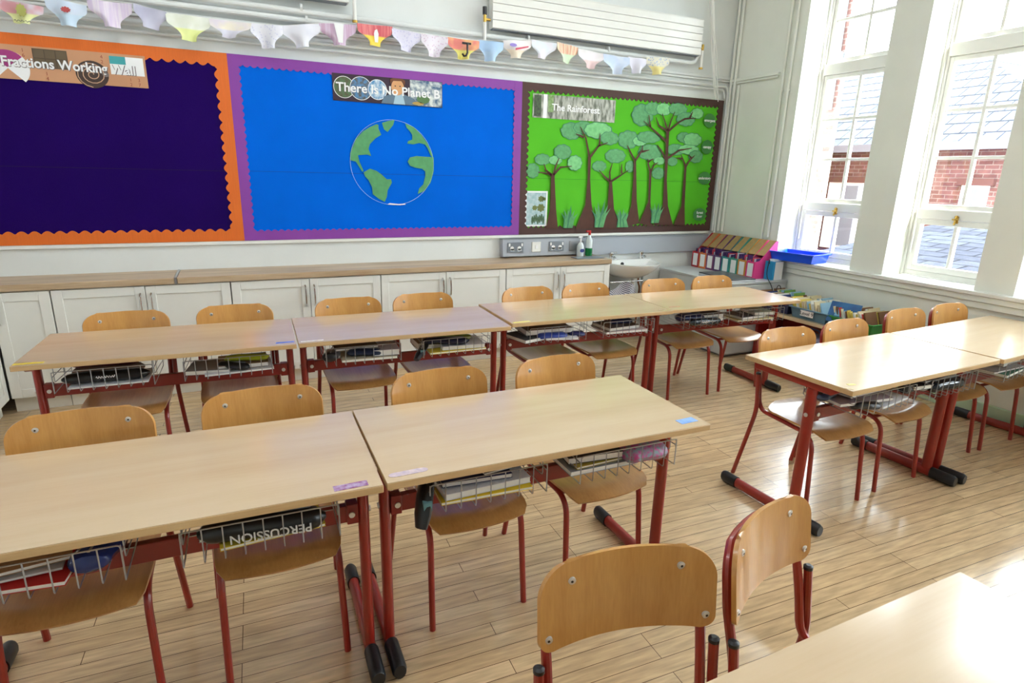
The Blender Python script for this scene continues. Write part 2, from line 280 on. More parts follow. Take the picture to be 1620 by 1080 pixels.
FLAGS = [(-1.089, 2.379, -0.878, 2.36, -0.985, 2.259), (-0.858, 2.415, -0.667, 2.393, -0.765, 2.271), (-0.65, 2.428, -0.437, 2.428, -0.543, 2.288), (-0.417, 2.434, -0.256, 2.408, -0.343, 2.303), (-0.25, 2.406, -0.016, 2.401, -0.142, 2.257), (-0.009, 2.398, 0.22, 2.399, 0.087, 2.299), (0.223, 2.399, 0.413, 2.406, 0.319, 2.259), (0.417, 2.406, 0.653, 2.448, 0.536, 2.288), (0.661, 2.449, 0.89, 2.467, 0.784, 2.324), (0.912, 2.477, 1.146, 2.483, 1.025, 2.344), (1.155, 2.476, 1.358, 2.461, 1.243, 2.333), (1.368, 2.462, 1.56, 2.458, 1.452, 2.315), (1.57, 2.459, 1.806, 2.457, 1.679, 2.319), (1.816, 2.467, 2.01, 2.47, 1.901, 2.326), (2.02, 2.484, 2.247, 2.507, 2.12, 2.368), (2.258, 2.513, 2.473, 2.508, 2.342, 2.384), (2.484, 2.523, 2.673, 2.5, 2.561, 2.376), (2.685, 2.492, 2.918, 2.476, 2.791, 2.354), (2.924, 2.477, 3.172, 2.471, 3.055, 2.332), (3.171, 2.481, 3.355, 2.478, 3.255, 2.354), (3.367, 2.494, 3.596, 2.511, 3.482, 2.363)]

# ================================================================ ROOM
YB = -7.6; XL = -1.72; H = 3.9
struct(MB().box(XL-.2, XW+.35, YB-.2, .2, -.12, 0).build('floor', M['floor'], smooth=False))
struct(MB().box(XL-.2, XW+.35, YB-.2, .2, H, H+.12).build('ceiling', M['ceil'], smooth=False))
struct(MB().box(XL-.2, XW+.35, 0, .2, 0, H).build('wall_back', M['wall'], smooth=False))
struct(MB().box(XL-.2, XL, YB, 0, 0, H).build('wall_left', M['wall'], smooth=False))
struct(MB().box(XL-.2, XW+.35, YB-.2, YB, 0, H).build('wall_front', M['wall'], smooth=False))
ZS, ZH = .80, 3.46               # underside of the sill board, head of the openings
wr = MB(); wr.box(XW, XW+.35, YB, 0, 0, ZS); wr.box(XW, XW+.35, YB, 0, ZH, H)
edges = [0] + [e for a, b in WIN for e in (b, a)] + [YB]
for i in range(0, len(edges), 2): wr.box(XW, XW+.35, edges[i+1], edges[i], ZS, ZH)
struct(wr.build('wall_right', M['wall_win'], smooth=False))
# window board and the moulding under it
tr = MB(); tr.box(XW-.045, XG+.0, YB+.02, -.79, ZS, ZS+.028)
struct(tr.build('trim_1', M['white'], bevel=.006))
tr = MB(); tr.box(XW-.03, XW, YB+.02, -.012, ZS-.04, ZS); tr.box(XW-.018, XW, YB+.02, -.012, ZS-.085, ZS-.04)
struct(tr.build('trim_2', M['wall_win'], bevel=.005))
tr = MB(); tr.box(XW-.022, XW, YB+.02, -.02, 0, .105)
struct(tr.build('baseboard_right', colour('skirt_green', 196, 220, 186), bevel=.004))
tr = MB(); tr.box(3.05, 3.76, -.02, 0, 0, .1)
struct(tr.build('baseboard_back', M['white'], bevel=.004))
# picture rails
tr = MB(); tr.box(XW-.03, XW, -.585, 0, 2.385, 2.41); tr.box(XW-.02, XW, -.57, 0, 2.365, 2.385)
struct(tr.build('trim_3', M['wall_win'], bevel=.004))
tr = MB(); tr.box(XL, XW, -.028, 0, 2.405, 2.43); tr.box(XL, XW, -.018, 0, 2.385, 2.405)
struct(tr.build('trim_4', M['wall'], bevel=.005))
tr = MB(); tr.box(XL, 4.36, -.018, 0, .972, .996)
struct(tr.build('trim_5', M['white'], bevel=.003))

# windows: outer frame, hopper sash below, six-pane sash, six-pane top light
def window(n, a, b):
    root = bpy.data.objects.new('window_%d' % n, None); C.objects.link(root); root.location = (XG, (a+b)/2, ZS+.03); root['kind'] = 'structure'
    x0, x1 = XG, XG+.07; z0 = ZS+.0285; t = .035
    f = MB()
    f.box(x0, x1, a, a+t, z0, ZH); f.box(x0, x1, b-t, b, z0, ZH); f.box(x0, x1, a+t, b-t, z0, z0+.04); f.box(x0, x1, a+t, b-t, ZH-.05, ZH)
    f.box(x0-.012, x1, a+t, b-t, 1.255, 1.325); f.box(x0-.012, x1, a+t, b-t, 2.365, 2.45)
    f.box(x0-.018, x0, a, a+.018, z0, ZH); f.box(x0-.018, x0, b-.018, b, z0, ZH)
    f.build('frame', M['white'], root, world=True, bevel=.004)
    def sash(name, zz0, zz1, cols, rows, xs0, xs1, rail=.03):
        y0, y1 = a+t, b-t; s = MB()
        s.box(xs0, xs1, y0, y0+rail, zz0, zz1); s.box(xs0, xs1, y1-rail, y1, zz0, zz1); s.box(xs0, xs1, y0+rail, y1-rail, zz0, zz0+rail*1.1); s.box(xs0, xs1, y0+rail, y1-rail, zz1-rail, zz1)
        ya, yb, za, zb = y0+rail, y1-rail, zz0+rail*1.1, zz1-rail; g = .011
        for k in range(1, cols): yc = ya+(yb-ya)*k/cols; s.box(xs0+.004, xs1-.004, yc-g, yc+g, za, zb)
        for k in range(1, rows): zc = za+(zb-za)*k/rows; s.box(xs0+.006, xs1-.006, ya, yb, zc-g, zc+g)
        so = s.build(name, M['white'], root, world=True, bevel=.003)
        xc = (xs0+xs1)/2
        gl = MB(); gl.box(xc-.0015, xc+.0015, ya-.005, yb+.005, za-.005, zb+.005); go = gl.build('glass', M['glass'], root, world=True, smooth=False); go.parent = so
        return so
    sash('hopper_sash', z0+.042, 1.252, 2, 1, x0-.008, x0+.038, .04)
    sash('sash', 1.327, 2.363, 2, 3, x0+.012, x0+.05)
    sash('top_sash', 2.452, ZH-.052, 2, 3, x0+.012, x0+.05)
    c = MB(); yc = (a+b)/2; c.box(x0-.022, x0-.012, yc-.012, yc+.012, 1.235, 1.285); c.cyl((x0-.034, yc, 1.225), (x0-.02, yc, 1.29), .007, 8); c.cyl((x0-.034, yc-.02, 1.262), (x0-.03, yc+.02, 1.262), .006, 8)
    c.build('catch', M['brass'], root, world=True)
    st = MB(); st.box(x0-.026, x0-.018, b-.05, b-.042, 1.0, 1.24); st.build('stay_arm', M['white'], root, world=True)
for i, (a, b) in enumerate(WIN): window(i+1, a, b)

# ================================================================ BUILDINGS OUTSIDE
def building():
    b = thing('brick_building', 'red brick building across the yard with a slate roof and dark gutter', 'building', (12.5, 3, -4))
    MB().box(12, 15.5, .3, 12, -4, 2.2).build('brick_wall', M['brick'], b, world=True, smooth=False)
    r = MB(); r.add([(11.8, .2, 2.22), (11.8, 12, 2.22), (15.2, 3.95, 4.35), (15.2, 12, 4.35), (18.6, 12, 2.22), (18.6, .2, 2.22)],
                    [(0, 2, 3, 1), (2, 5, 4, 3), (0, 5, 2)])
    r.build('slate_roof', M['slate'], b, world=True, smooth=False)
    g = MB(); g.box(11.68, 11.79, .2, 12, 2.10, 2.24); g.build('gutter', M['greydark'], b, world=True)
    for (y0, y1, z0, z1, arch) in ((3.84, 4.6, .1, 1.5, 1), (1.5, 1.92, 1.0, 1.5, 0), (5.6, 6.4, .1, 1.5, 1)):
        f = MB(); f.box(11.93, 12.02, y0, y1, z0, z1)
        wf = f.build('window', M['white'], b, world=True, smooth=False)
        p = MB(); p.box(11.915, 11.93, y0+.06, y0+(y1-y0)*.55, z0+.08, z1-.06); p.build('pane', M['greydark'], b, world=True).parent = wf
        l = MB(); l.box(11.9, 12.01, y0-.08, y1+.08, z1, z1+.12); l.build('lintel', colour('lintel_brick', 96, 64, 56), b, world=True)
    c = thing('brick_chimney', 'brick chimney stack rising behind the slate roof', 'chimney', (19, 4.6, 2.3))
    MB().box(18.7, 19.3, 4.4, 4.85, 2.3, 5.6).build('stack', M['brick'], c, world=True, smooth=False)
    MB().box(18.6, 18.69, 4.3, 4.95, 5.4, 5.6).build('cap', M['brick'], c, world=True, smooth=False)
    g = thing('brick_gable', 'far brick gable beyond the hipped slate roof', 'building', (20, 3.5, -4))
    MB().box(20, 24, -2, 4.9, -4, 4.3).build('gable_wall', M['brick'], g, world=True, smooth=False)
    MB().box(19.9, 24.1, -2.1, 5.0, 4.3, 4.45).build('coping', M['white'], g, world=True, smooth=False)
    wg = thing('brick_wing', 'brick wing close beside the window with a dark drainpipe', 'building', (8.5, 4, -4))
    MB().flatprism([(8, 1.56), (11.4, 4.56), (11.4, 7.5), (8, 7.5)], -4, 7).build('brick_wall', M['brick'], wg, world=True, smooth=False)
    MB().box(7.97, 8.0, 1.565, 1.60, -4, 7).build('corner_strip', M['white_matt'], wg, world=True, smooth=False)
    dp = MB(); dp.cyl((7.93, 1.70, 2.5), (7.93, 1.70, 4.2), .05); dp.box(7.8, 7.99, 1.62, 1.80, 3.1, 3.25); dp.build('drainpipe', M['greydark'], wg, world=True)
    lt = thing('lean_to', 'low lean-to with a dark slate roof below the window', 'building', (8, -.5, -4))
    MB().box(5.9, 9.4, -4, .40, -4, .44).build('brick_wall', M['brick'], lt, world=True, smooth=False)
    r = MB(); r.hexa([(5.6, -4, .46), (9.5, -4, .98), (9.5, .5, .98), (5.6, .5, .46)], [(5.6, -4, .52), (9.5, -4, 1.04), (9.5, .5, 1.04), (5.6, .5, .52)])
    r.build('slate_roof', M['slatex'], lt, world=True, smooth=False)
    gr = MB().box(4.9, 40, -25, 30, -4.3, -4.05).build('ground', colour('asphalt', 120, 120, 122, .9), smooth=False); struct(gr)
building()

# ================================================================ DISPLAY BOARDS
def scallop(mb, x0, x1, z0, z1, side, w, amp, wl, y0, y1):
    """one border strip whose inner edge is wavy"""
    hz = side in 'tb'; L = (x1-x0) if hz else (z1-z0); n = int(L/wl)*8; pts = []
    for i in range(n+1):
        s = L*i/n; d = w+amp*abs(math.sin(PI*s/wl))*1.0 - amp*.5
        if side == 't': pts.append((x0+s, z1-d))
        if side == 'b': pts.append((x0+s, z0+d))
        if side == 'l': pts.append((x0+d, z0+s))
        if side == 'r': pts.append((x1-d, z0+s))
    outer = {'t': [(x, z1) for x, z in pts], 'b': [(x, z0) for x, z in pts], 'l': [(x0, z) for x, z in pts], 'r': [(x1, z) for x, z in pts]}[side]
    n = len(pts); V = [(x, y0, z) for x, z in pts]+[(x, y0, z) for x, z in outer]+[(x, y1, z) for x, z in pts]+[(x, y1, z) for x, z in outer]
    F = []
    for i in range(n-1):
        q = (i, i+1, n+i+1, n+i); F.append(q if side in 'bl' and False else q); F.append((i, 2*n+i, 2*n+i+1, i+1))
        F.append((n+i, n+i+1, 3*n+i+1, 3*n+i))
    mb.add(V, F)
def board(name, label, x0, x1, z0, z1, cloth, bord, w, amp, wl, seam, sc_=(20, 20, 20)):
    seamm = mat('seam_shadow', srgb(*sc_), .9)  # shadow of the overlapping sheet edge, put into the strip's darker colour
    r = thing(name, label, 'display board', ((x0+x1)/2, 0, z0))
    MB().box(x0, x1, -.014, -.001, z0, z1).build('backing_paper', cloth, r, world=True, smooth=False)
    b = MB()
    for k, s in enumerate('tblr'): scallop(b, x0, x1, z0, z1, s, w, amp, wl, -.0185-.0004*k, -.0142)
    b.build('scalloped_border', bord, r, world=True, smooth=False)
    MB().box(x0+w, x1-w, -.0152, -.014, seam-.0015, seam+.0015).build('paper_seam_shadow', seamm, r, world=True, smooth=False)
    return r
def fabric(name, c, weave=900):
    m = mat(name, c, .85, var=.10, vscale=2.2, bump=.5, bscale=220, spec=.08); return m
navy = fabric('navy_backing', srgb(32, 4, 88)); blue = fabric('blue_backing', srgb(0, 104, 222)); green = fabric('green_backing', srgb(92, 190, 48))
orange = mat('orange_border', srgb(226, 108, 22), .6, var=.08, vscale=60, bump=.6, bscale=200, stretch=(4, 1, .1)); purple = mat('purple_border', srgb(138, 62, 160), .6, var=.06); brown = mat('brown_border', srgb(76, 48, 42), .7, var=.06)
X1, X2, X3, ZB, ZT = .066, 2.233, 4.371, .998, 2.223
board('display_board', 'navy display board with scalloped orange border, beside the blue board', -1.7, X1, ZB, ZT, navy, orange, .075, .022, .066, 1.475, (22, 8, 56))
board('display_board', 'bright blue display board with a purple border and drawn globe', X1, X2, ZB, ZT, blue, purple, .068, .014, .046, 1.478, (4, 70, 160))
board('display_board', 'green rainforest display board with a dark brown zigzag border', X2, X3, ZB, ZT, green, brown, .062, .022, .048, 1.47, (60, 140, 40))
YF = -.0175
def poly(pts, m, parent, name, d=0, th=.0012): return MB().wallprism(pts, YF-d-th, YF-d).build(name, m, parent, world=True, smooth=False)
def rectp(x0, x1, z0, z1): return [(x0, z0), (x1, z0), (x1, z1), (x0, z1)]
def blob(cx, cz, rx, rz_, wob=.06, n=30, seed=1, bumps=9):
    rnd = random.Random(seed); ph = rnd.random()*6; o = []
    for k in range(n*2):
        a = PI*k/n; s = 1+wob*abs(math.sin(bumps*a/2+ph))-wob/2+rnd.uniform(-.02, .02); o.append((cx+rx*s*math.cos(a), cz+rz_*s*math.sin(a)))
    return o
def disc(cx, cz, rx, rz_=None, n=32, a0=0, a1=2*PI):
    rz_ = rz_ or rx; full = abs(a1-a0-2*PI) < 1e-6
    p = [(cx+rx*math.cos(a0+(a1-a0)*k/n), cz+rz_*math.sin(a0+(a1-a0)*k/n)) for k in range(n if full else n+1)]
    return p if full else p+[(cx, cz)]
WT = colour('print_white', 244, 244, 244)
# banner 1: fractions
t = thing('banner', 'tan banner reading Fractions Working Wall pinned on the navy board', 'banner', (-.9, -.02, 1.975))
x0, x1, z0, z1 = -1.42, -.408, 1.972, 2.16
poly(rectp(x0, x1, z0, z1), mat('banner_tan', srgb(204, 150, 112), .35, var=.1, vscale=5), t, 'sheet')
poly(disc(-1.115, 2.03, .105, .10, a0=-PI*.25, a1=PI*1.25), WT, t, 'fraction_circle', .0013)
poly(disc(-1.115, 2.035, .10, .095, a0=PI*.22, a1=PI*.8), colour('magenta', 160, 50, 120, .4), t, 'fraction_slice', .0020)
poly(rectp(-.985, -.815, 2.045, 2.15), colour('choc', 82, 66, 50, .4), t, 'chocolate_bar', .0013)
b = MB()
for k in range(3):
    for j in range(2): b.wallprism(rectp(-.98+.055*k, -.93+.055*k, 2.05+.05*j, 2.095+.05*j), YF-.0032, YF-.0025)
b.build('chocolate_square', colour('choc2', 100, 84, 62, .4), t, world=True)
poly(disc(-.70, 2.03, .085, .078), colour('dkbrown', 66, 48, 42, .4), t, 'spiral_disc', .0013)
b = MB(); sp = [(-.70+(.006+.0042*k/2.2)*math.cos(k*.42)*.98, YF-.003, 2.03+(.006+.0040*k/2.2)*math.sin(k*.42)*.92) for k in range(42)]; b.tube(sp, .0028, 5)
b.build('spiral_line', colour('tanline', 200, 160, 130, .4), t, world=True)
poly(rectp(-.60, -.42, 2.04, 2.145), WT, t, 'grid_card', .0013); poly(rectp(-.60, -.515, 2.10, 2.145), colour('teal', 60, 160, 165, .4), t, 'grid_square', .002)
for (fx, fz, s) in ((-1.03, 2.12, '1\n6'), (-.64, 2.12, '4\n2'), (-.93, 2.0, '1\n4'), (-.50, 2.0, '1\n2'), (-.455, 2.0, '3\n7')):
    lettering(s, .028, colour('dred', 150, 70, 50), t, Vector((fx, YF-.002, fz))-t.location)
lettering('Fractions Working Wall', .076, colour('shadow_print', 120, 110, 110), t, Vector((-.803, YF-.0032, 2.064))-t.location, bold=.0030, width=.675, name='lettering_shadow')
lettering('Fractions Working Wall', .076, WT, t, Vector((-.805, YF-.005, 2.066))-t.location, bold=.0016, width=.67)
# banner 2: planet
t = thing('banner', 'dark banner reading There Is No Planet B on the blue board', 'banner', (1.14, -.02, 1.98))
x0, x1, z0, z1 = .735, 1.553, 1.98, 2.163
poly(rectp(x0, x1, z0, z1), colour('bn', 52, 34, 52, .35), t, 'sheet')
for k, (cx, r, c) in enumerate(((.815, .074, (84, 120, 80)), (.935, .080, (84, 140, 190)), (1.055, .070, (70, 140, 190)))):
    poly(disc(cx, 2.073, r), WT, t, 'picture_ring', .0013+.001*k); poly(disc(cx, 2.073, r-.004), mat('pic%d' % k, srgb(*c), .4, col2=srgb(90, 80, 60) if k < 2 else srgb(220, 230, 235), vscale=40), t, 'round_picture', .0020+.001*k)
poly([(1.08, z0+.003), (1.10, 2.03), (1.16, 2.055), (1.25, 2.055), (1.33, 2.03), (1.36, z0+.003)], colour('suit', 96, 120, 140, .4), t, 'jacket', .0044)
poly([(1.17, z0+.003), (1.19, 2.06), (1.24, 2.06), (1.26, z0+.003)], colour('shirt', 170, 200, 215, .4), t, 'shirt', .0050)
poly(disc(1.205, 2.10, .048, .055), colour('skin', 216, 160, 110, .4), t, 'face', .0056)
poly([(1.152, 2.12), (1.15, 2.15), (1.17, 2.161), (1.24, 2.161), (1.262, 2.15), (1.26, 2.115), (1.24, 2.145), (1.17, 2.142)], colour('hair', 110, 62, 34, .4), t, 'hair', .0060)
for dx in (-.018, .018): poly(disc(1.205+dx, 2.108, .006, .004, 8), M['black'], t, 'eye', .0062)
poly(rectp(1.30, x1-.004, z0+.003, z1-.003), mat('earth_pic', srgb(60, 96, 130), .4, col2=srgb(225, 230, 225), vscale=26), t, 'earth_picture', .0036)
poly(blob(1.40, 2.03, .05, .03, seed=4), colour('earthg', 84, 120, 70, .5), t, 'green_land', .0048); poly(blob(1.36, 1.998, .045, .012, seed=5), colour('earthy', 180, 150, 80, .5), t, 'yellow_land', .0048)
lettering('There Is No Planet B', .085, WT, t, Vector((1.145, YF-.0075, 2.07))-t.location, bold=.0016, width=.775)
# banner 3: rainforest
t = thing('banner', 'glossy forest photo banner reading The Rainforest on the green board', 'banner', (2.73, -.02, 1.955))
x0, x1, z0, z1 = 2.332, 3.142, 1.957, 2.142
poly(rectp(x0, x1, z0, z1), mat('forest_pic', srgb(196, 196, 184), .3, col2=srgb(78, 84, 66), vscale=16, stretch=(2.6, 1, .8)), t, 'sheet')
poly(rectp(2.43, 2.465, z0, z1), WT, t, 'pale_trunk', .0013); poly(rectp(2.345, 2.41, z0+.01, z1-.01), mat('fern_pic', srgb(70, 96, 52), .4, col2=srgb(40, 46, 34), vscale=50), t, 'fern_patch', .0013); poly(rectp(2.475, 2.525, z0+.05, z1), mat('fern_pic2', srgb(96, 140, 60), .4, col2=srgb(150, 170, 120), vscale=50), t, 'leaf_patch', .0013)
lettering('The Rainforest', .075, WT, t, Vector((2.745, YF-.003, 2.045))-t.location, bold=.0014, width=.47)
t = thing('poster', 'small framed plant poster low on the green board', 'poster', (2.395, -.02, 1.066))
poly(rectp(2.287, 2.503, 1.066, 1.366), WT, t, 'sheet'); poly(rectp(2.302, 2.488, 1.08, 1.352), mat('plantpic', srgb(196, 212, 214), .5, col2=srgb(150, 186, 190), vscale=30), t, 'picture', .0013)
for k, (cx, cz, r) in enumerate(((2.44, 1.30, .026), (2.44, 1.225, .034), (2.38, 1.225, .022), (2.47, 1.30, .015))): poly(blob(cx, cz, r, r*.9, .3, seed=k, bumps=7), colour('olive', 106, 116, 56), t, 'flower_head', .002)
for k in range(7): poly(blob(2.36+.018*k, 1.12+.01*(k % 3), .009, .035, .1, seed=k), colour('dgreen', 66, 96, 62), t, 'leaf', .0024)
# globe
t = thing('paper_globe', 'chalk-outlined globe with green paper continents on the blue board', 'globe', (1.155, -.02, 1.245))
ring = [(1.155+.321*math.cos(a*PI/40), YF-.001, 1.56+.311*math.sin(a*PI/40)) for a in range(81)]
MB().tube(ring, .0012, 5, cap=False).build('outline', colour('chalk', 196, 216, 235), t, world=True)
for pts in CONT: poly(pts, mat('continent_green', srgb(88, 160, 104), .7, var=.15, vscale=25), t, 'continent', .0006)
poly([(1.10, 1.253), (1.14, 1.249), (1.2, 1.247), (1.245, 1.252), (1.24, 1.258), (1.19, 1.255), (1.12, 1.262)], WT, t, 'ice_cap', .0026)
# paper trees
bark = mat('bark_paper', srgb(84, 48, 34), .75, var=.12, vscale=20); lf = [mat('leaf_paper', srgb(100, 172, 112), .7, col2=srgb(84, 150, 96), vscale=30), mat('leaf_paper_pale', srgb(132, 206, 136), .7, col2=srgb(112, 188, 120), vscale=30)]
dk = colour('leaf_outline', 62, 126, 92, .7)
tl = ['short paper tree beside the small plant poster', 'tall paper tree with three-lobed crown under the rainforest banner', 'low paper tree with three separate round crowns', 'slim paper tree with round pale crown, fourth along the board', 'small crooked paper tree in front of the tallest tree', 'tallest paper tree with wide crown and many branches', 'thin paper tree last in the row by the leaf labels']
for i, (trunk, strokes, leaves) in enumerate(TREES):
    t = thing('paper_tree', tl[i], 'paper tree', (trunk[0][0], -.02, trunk[0][1]), group='paper trees on the green board')
    for k, (cx, cz, rx, rz_, tone) in enumerate(leaves):
        f = poly(blob(cx, cz, rx, rz_, .10, seed=i*10+k), dk, t, 'foliage', .0004+.0011*k+.0003*i, .0008)
        g = poly(blob(cx, cz, rx*.93, rz_*.92, .10, seed=i*10+k), lf[tone], t, 'foliage_fill', .0011+.0011*k+.0003*i, .0007); g.parent = f; g.location = (0, 0, 0)
    base = .0085+.0009*i
    poly(trunk, bark, t, 'trunk', base)
    for st in strokes:
        n = len(st); up = []; dn = []
        for k, (x, z) in enumerate(st):
            a = st[max(k-1, 0)]; b_ = st[min(k+1, n-1)]; dx, dz = b_[0]-a[0], b_[1]-a[1]; l = math.hypot(dx, dz) or 1; wdt = (.0105 if k == 0 else .0075 if k < n-1 else .003)
            up.append((x-dz/l*wdt, z+dx/l*wdt)); dn.append((x+dz/l*wdt, z-dx/l*wdt))
        poly(up+dn[::-1], bark, t, 'branch', base+.0003)
gl = ['spiky paper grass clump between the first two trees', 'tall paper grass clump between second and third trees', 'bushy paper grass clump beside the fourth tree', 'leaning paper grass clump below the tallest tree']
for i, (gx, gz) in enumerate(GRASS):
    t = thing('paper_plant', gl[i], 'paper plant', (gx, -.02, gz), group='paper grasses'); rnd = random.Random(i+3)
    for k in range(6 if i != 2 else 9):
        a = -.5+k*(1.0/(5 if i != 2 else 8))+rnd.uniform(-.05, .05); h = (.19, .25, .17, .19)[i]*(1-.35*abs(a)+rnd.uniform(-.1, .1)); wd = .017
        tip = (gx+h*math.sin(a)*1.1, gz+h*math.cos(a)); mid = (gx+h*.5*math.sin(a)*.9, gz+h*.5)
        poly([(gx-.04+k*.012-.016, gz), (mid[0]-wd, mid[1]), tip, (mid[0]+wd, mid[1]), (gx-.04+k*.012+.016, gz)], (lf[0] if k % 3 else dk), t, 'blade', .016+.0008*k, .0008)
for i, ((cx, cz, rx, rz_, _), s) in enumerate(zip(LEAVES, ('emergent', 'canopy', 'understory', 'forest\nfloor'))):
    t = thing('leaf_label', 'dark green leaf label reading %s on the green board' % s.replace('\n', ' '), 'label', (cx, -.02, cz-rz_), group='leaf labels')
    poly(blob(cx, cz, rx*.9, rz_, .04, seed=i), colour('leaflabel', 58, 132, 58, .35), t, 'leaf', .012)
    lettering(s, .036, WT, t, Vector((cx, YF-.0145, cz))-t.location, bold=.0008, sx=.95)

# ================================================================ BUNTING
st = MB(); sp = [(a[0]+.0, -.115, a[1]+.002) for a in FLAGS]+[(FLAGS[-1][2], -.115, FLAGS[-1][3])]
st.tube(sp, .0018, 5); o = st.build('bunting_string', M['white_matt']); tag(o, 'thin string holding the paper bunting along the wall', 'string')
P = [  # base, second colour, lower colour, stripes, words
 ((214, 218, 232), (190, 100, 110), (220, 224, 130), 0, 'white paper pants flag with red side and yellow gusset'),
 ((196, 214, 236), (190, 210, 240), (176, 208, 236), 0, 'pale blue paper pants flag with a small red tree'),
 ((222, 208, 226), (200, 176, 214), None, 1, 'pink and lilac striped paper pants flag'),
 ((168, 166, 190), (150, 148, 180), None, 0, 'crumpled grey violet paper pants flag'),
 ((236, 240, 226), (220, 226, 200), (214, 224, 110), 0, 'white paper pants flag with lime yellow gusset'),
 ((224, 212, 226), (236, 224, 200), (210, 208, 230), 0, 'faint pink and yellow paper pants flag'),
 ((220, 220, 234), (190, 190, 220), None, 2, 'white paper pants flag with tiny violet dots'),
 ((228, 228, 240), (218, 218, 234), None, 0, 'plain white paper pants flag with curled edges'),
 ((206, 176, 206), (180, 130, 170), None, 1, 'plum striped paper pants flag with white centre'),
 ((224, 120, 120), (206, 80, 90), (246, 214, 70), 1, 'red scribbled paper pants flag with yellow gusset'),
 ((208, 204, 232), (180, 176, 220), None, 2, 'lavender paper pants flag with folded corner'),
 ((230, 220, 236), (206, 170, 200), None, 2, 'pink dotted paper pants flag'),
 ((240, 190, 120), (226, 120, 110), (236, 226, 120), 0, 'rainbow paper pants flag with a black letter J'),
 ((150, 190, 232), (130, 176, 226), (150, 190, 232), 0, 'blue crayoned paper pants flag with green side'),
 ((244, 238, 236), (232, 226, 226), (240, 220, 190), 0, 'white paper pants flag with violet oval and red dash'),
 ((232, 222, 236), (214, 226, 240), None, 0, 'pastel pink and blue paper pants flag'),
 ((236, 214, 170), (220, 130, 90), (200, 226, 180), 1, 'orange and green striped paper pants flag'),
 ((242, 236, 240), (236, 226, 236), (236, 196, 196), 0, 'white paper pants flag with pink gusset'),
 ((206, 220, 246), (180, 204, 244), None, 0, 'light blue paper pants flag near the cords'),
 ((226, 224, 240), (214, 212, 236), None, 0, 'very pale lilac paper pants flag before the last one'),
 ((220, 214, 190), (120, 150, 200), (240, 220, 110), 2, 'speckled multicolour paper pants flag ending the bunting')]
def flag_mat(i, c, c2, low, kind, zmid, h):
    pale = lambda q: tuple(v+(246-v)*(.10 if i in (9, 12) else .34) for v in q) if q else None
    c, c2, low = pale(c), pale(c2), pale(low)
    m = bpy.data.materials.new('bunting_paper'); m.use_nodes = True; nt = m.node_tree; b = nt.nodes['Principled BSDF']; b.inputs['Roughness'].default_value = .75
    tc = nt.nodes.new('ShaderNodeTexCoord'); mp = nt.nodes.new('ShaderNodeMapping'); mp.inputs['Scale'].default_value = ((60, 1, 4) if kind == 1 else (1, 1, 1)); mp.inputs['Rotation'].default_value = (0, .3*(i % 3-1), 0)
    nt.links.new(tc.outputs['Object'], mp.inputs[0]); mx = nt.nodes.new('ShaderNodeMix'); mx.data_type = 'RGBA'; mx.inputs[6].default_value = srgb(*c); mx.inputs[7].default_value = srgb(*c2)
    r = nt.nodes.new('ShaderNodeMapRange')
    if kind == 2:
        v = nt.nodes.new('ShaderNodeTexVoronoi'); v.inputs['Scale'].default_value = 60; nt.links.new(mp.outputs[0], v.inputs['Vector']); nt.links.new(v.outputs['Distance'], r.inputs[0]); r.inputs[1].default_value = .35; r.inputs[2].default_value = .25
    else:
        n = nt.nodes.new('ShaderNodeTexNoise'); n.inputs['Scale'].default_value = 1 if kind == 1 else 9; nt.links.new(mp.outputs[0], n.inputs['Vector']); nt.links.new(n.outputs[0], r.inputs[0]); r.inputs[1].default_value = .42; r.inputs[2].default_value = .6
    nt.links.new(r.outputs[0], mx.inputs[0]); last = mx.outputs[2]
    if low:
        sp_ = nt.nodes.new('ShaderNodeSeparateXYZ'); nt.links.new(tc.outputs['Object'], sp_.inputs[0]); r2 = nt.nodes.new('ShaderNodeMapRange'); r2.inputs[1].default_value = -.5*h; r2.inputs[2].default_value = -.56*h
        nt.links.new(sp_.outputs[2], r2.inputs[0]); m2 = nt.nodes.new('ShaderNodeMix'); m2.data_type = 'RGBA'; nt.links.new(r2.outputs[0], m2.inputs[0]); nt.links.new(last, m2.inputs[6]); m2.inputs[7].default_value = srgb(*low); last = m2.outputs[2]
    nt.links.new(last, b.inputs['Base Color']); return m
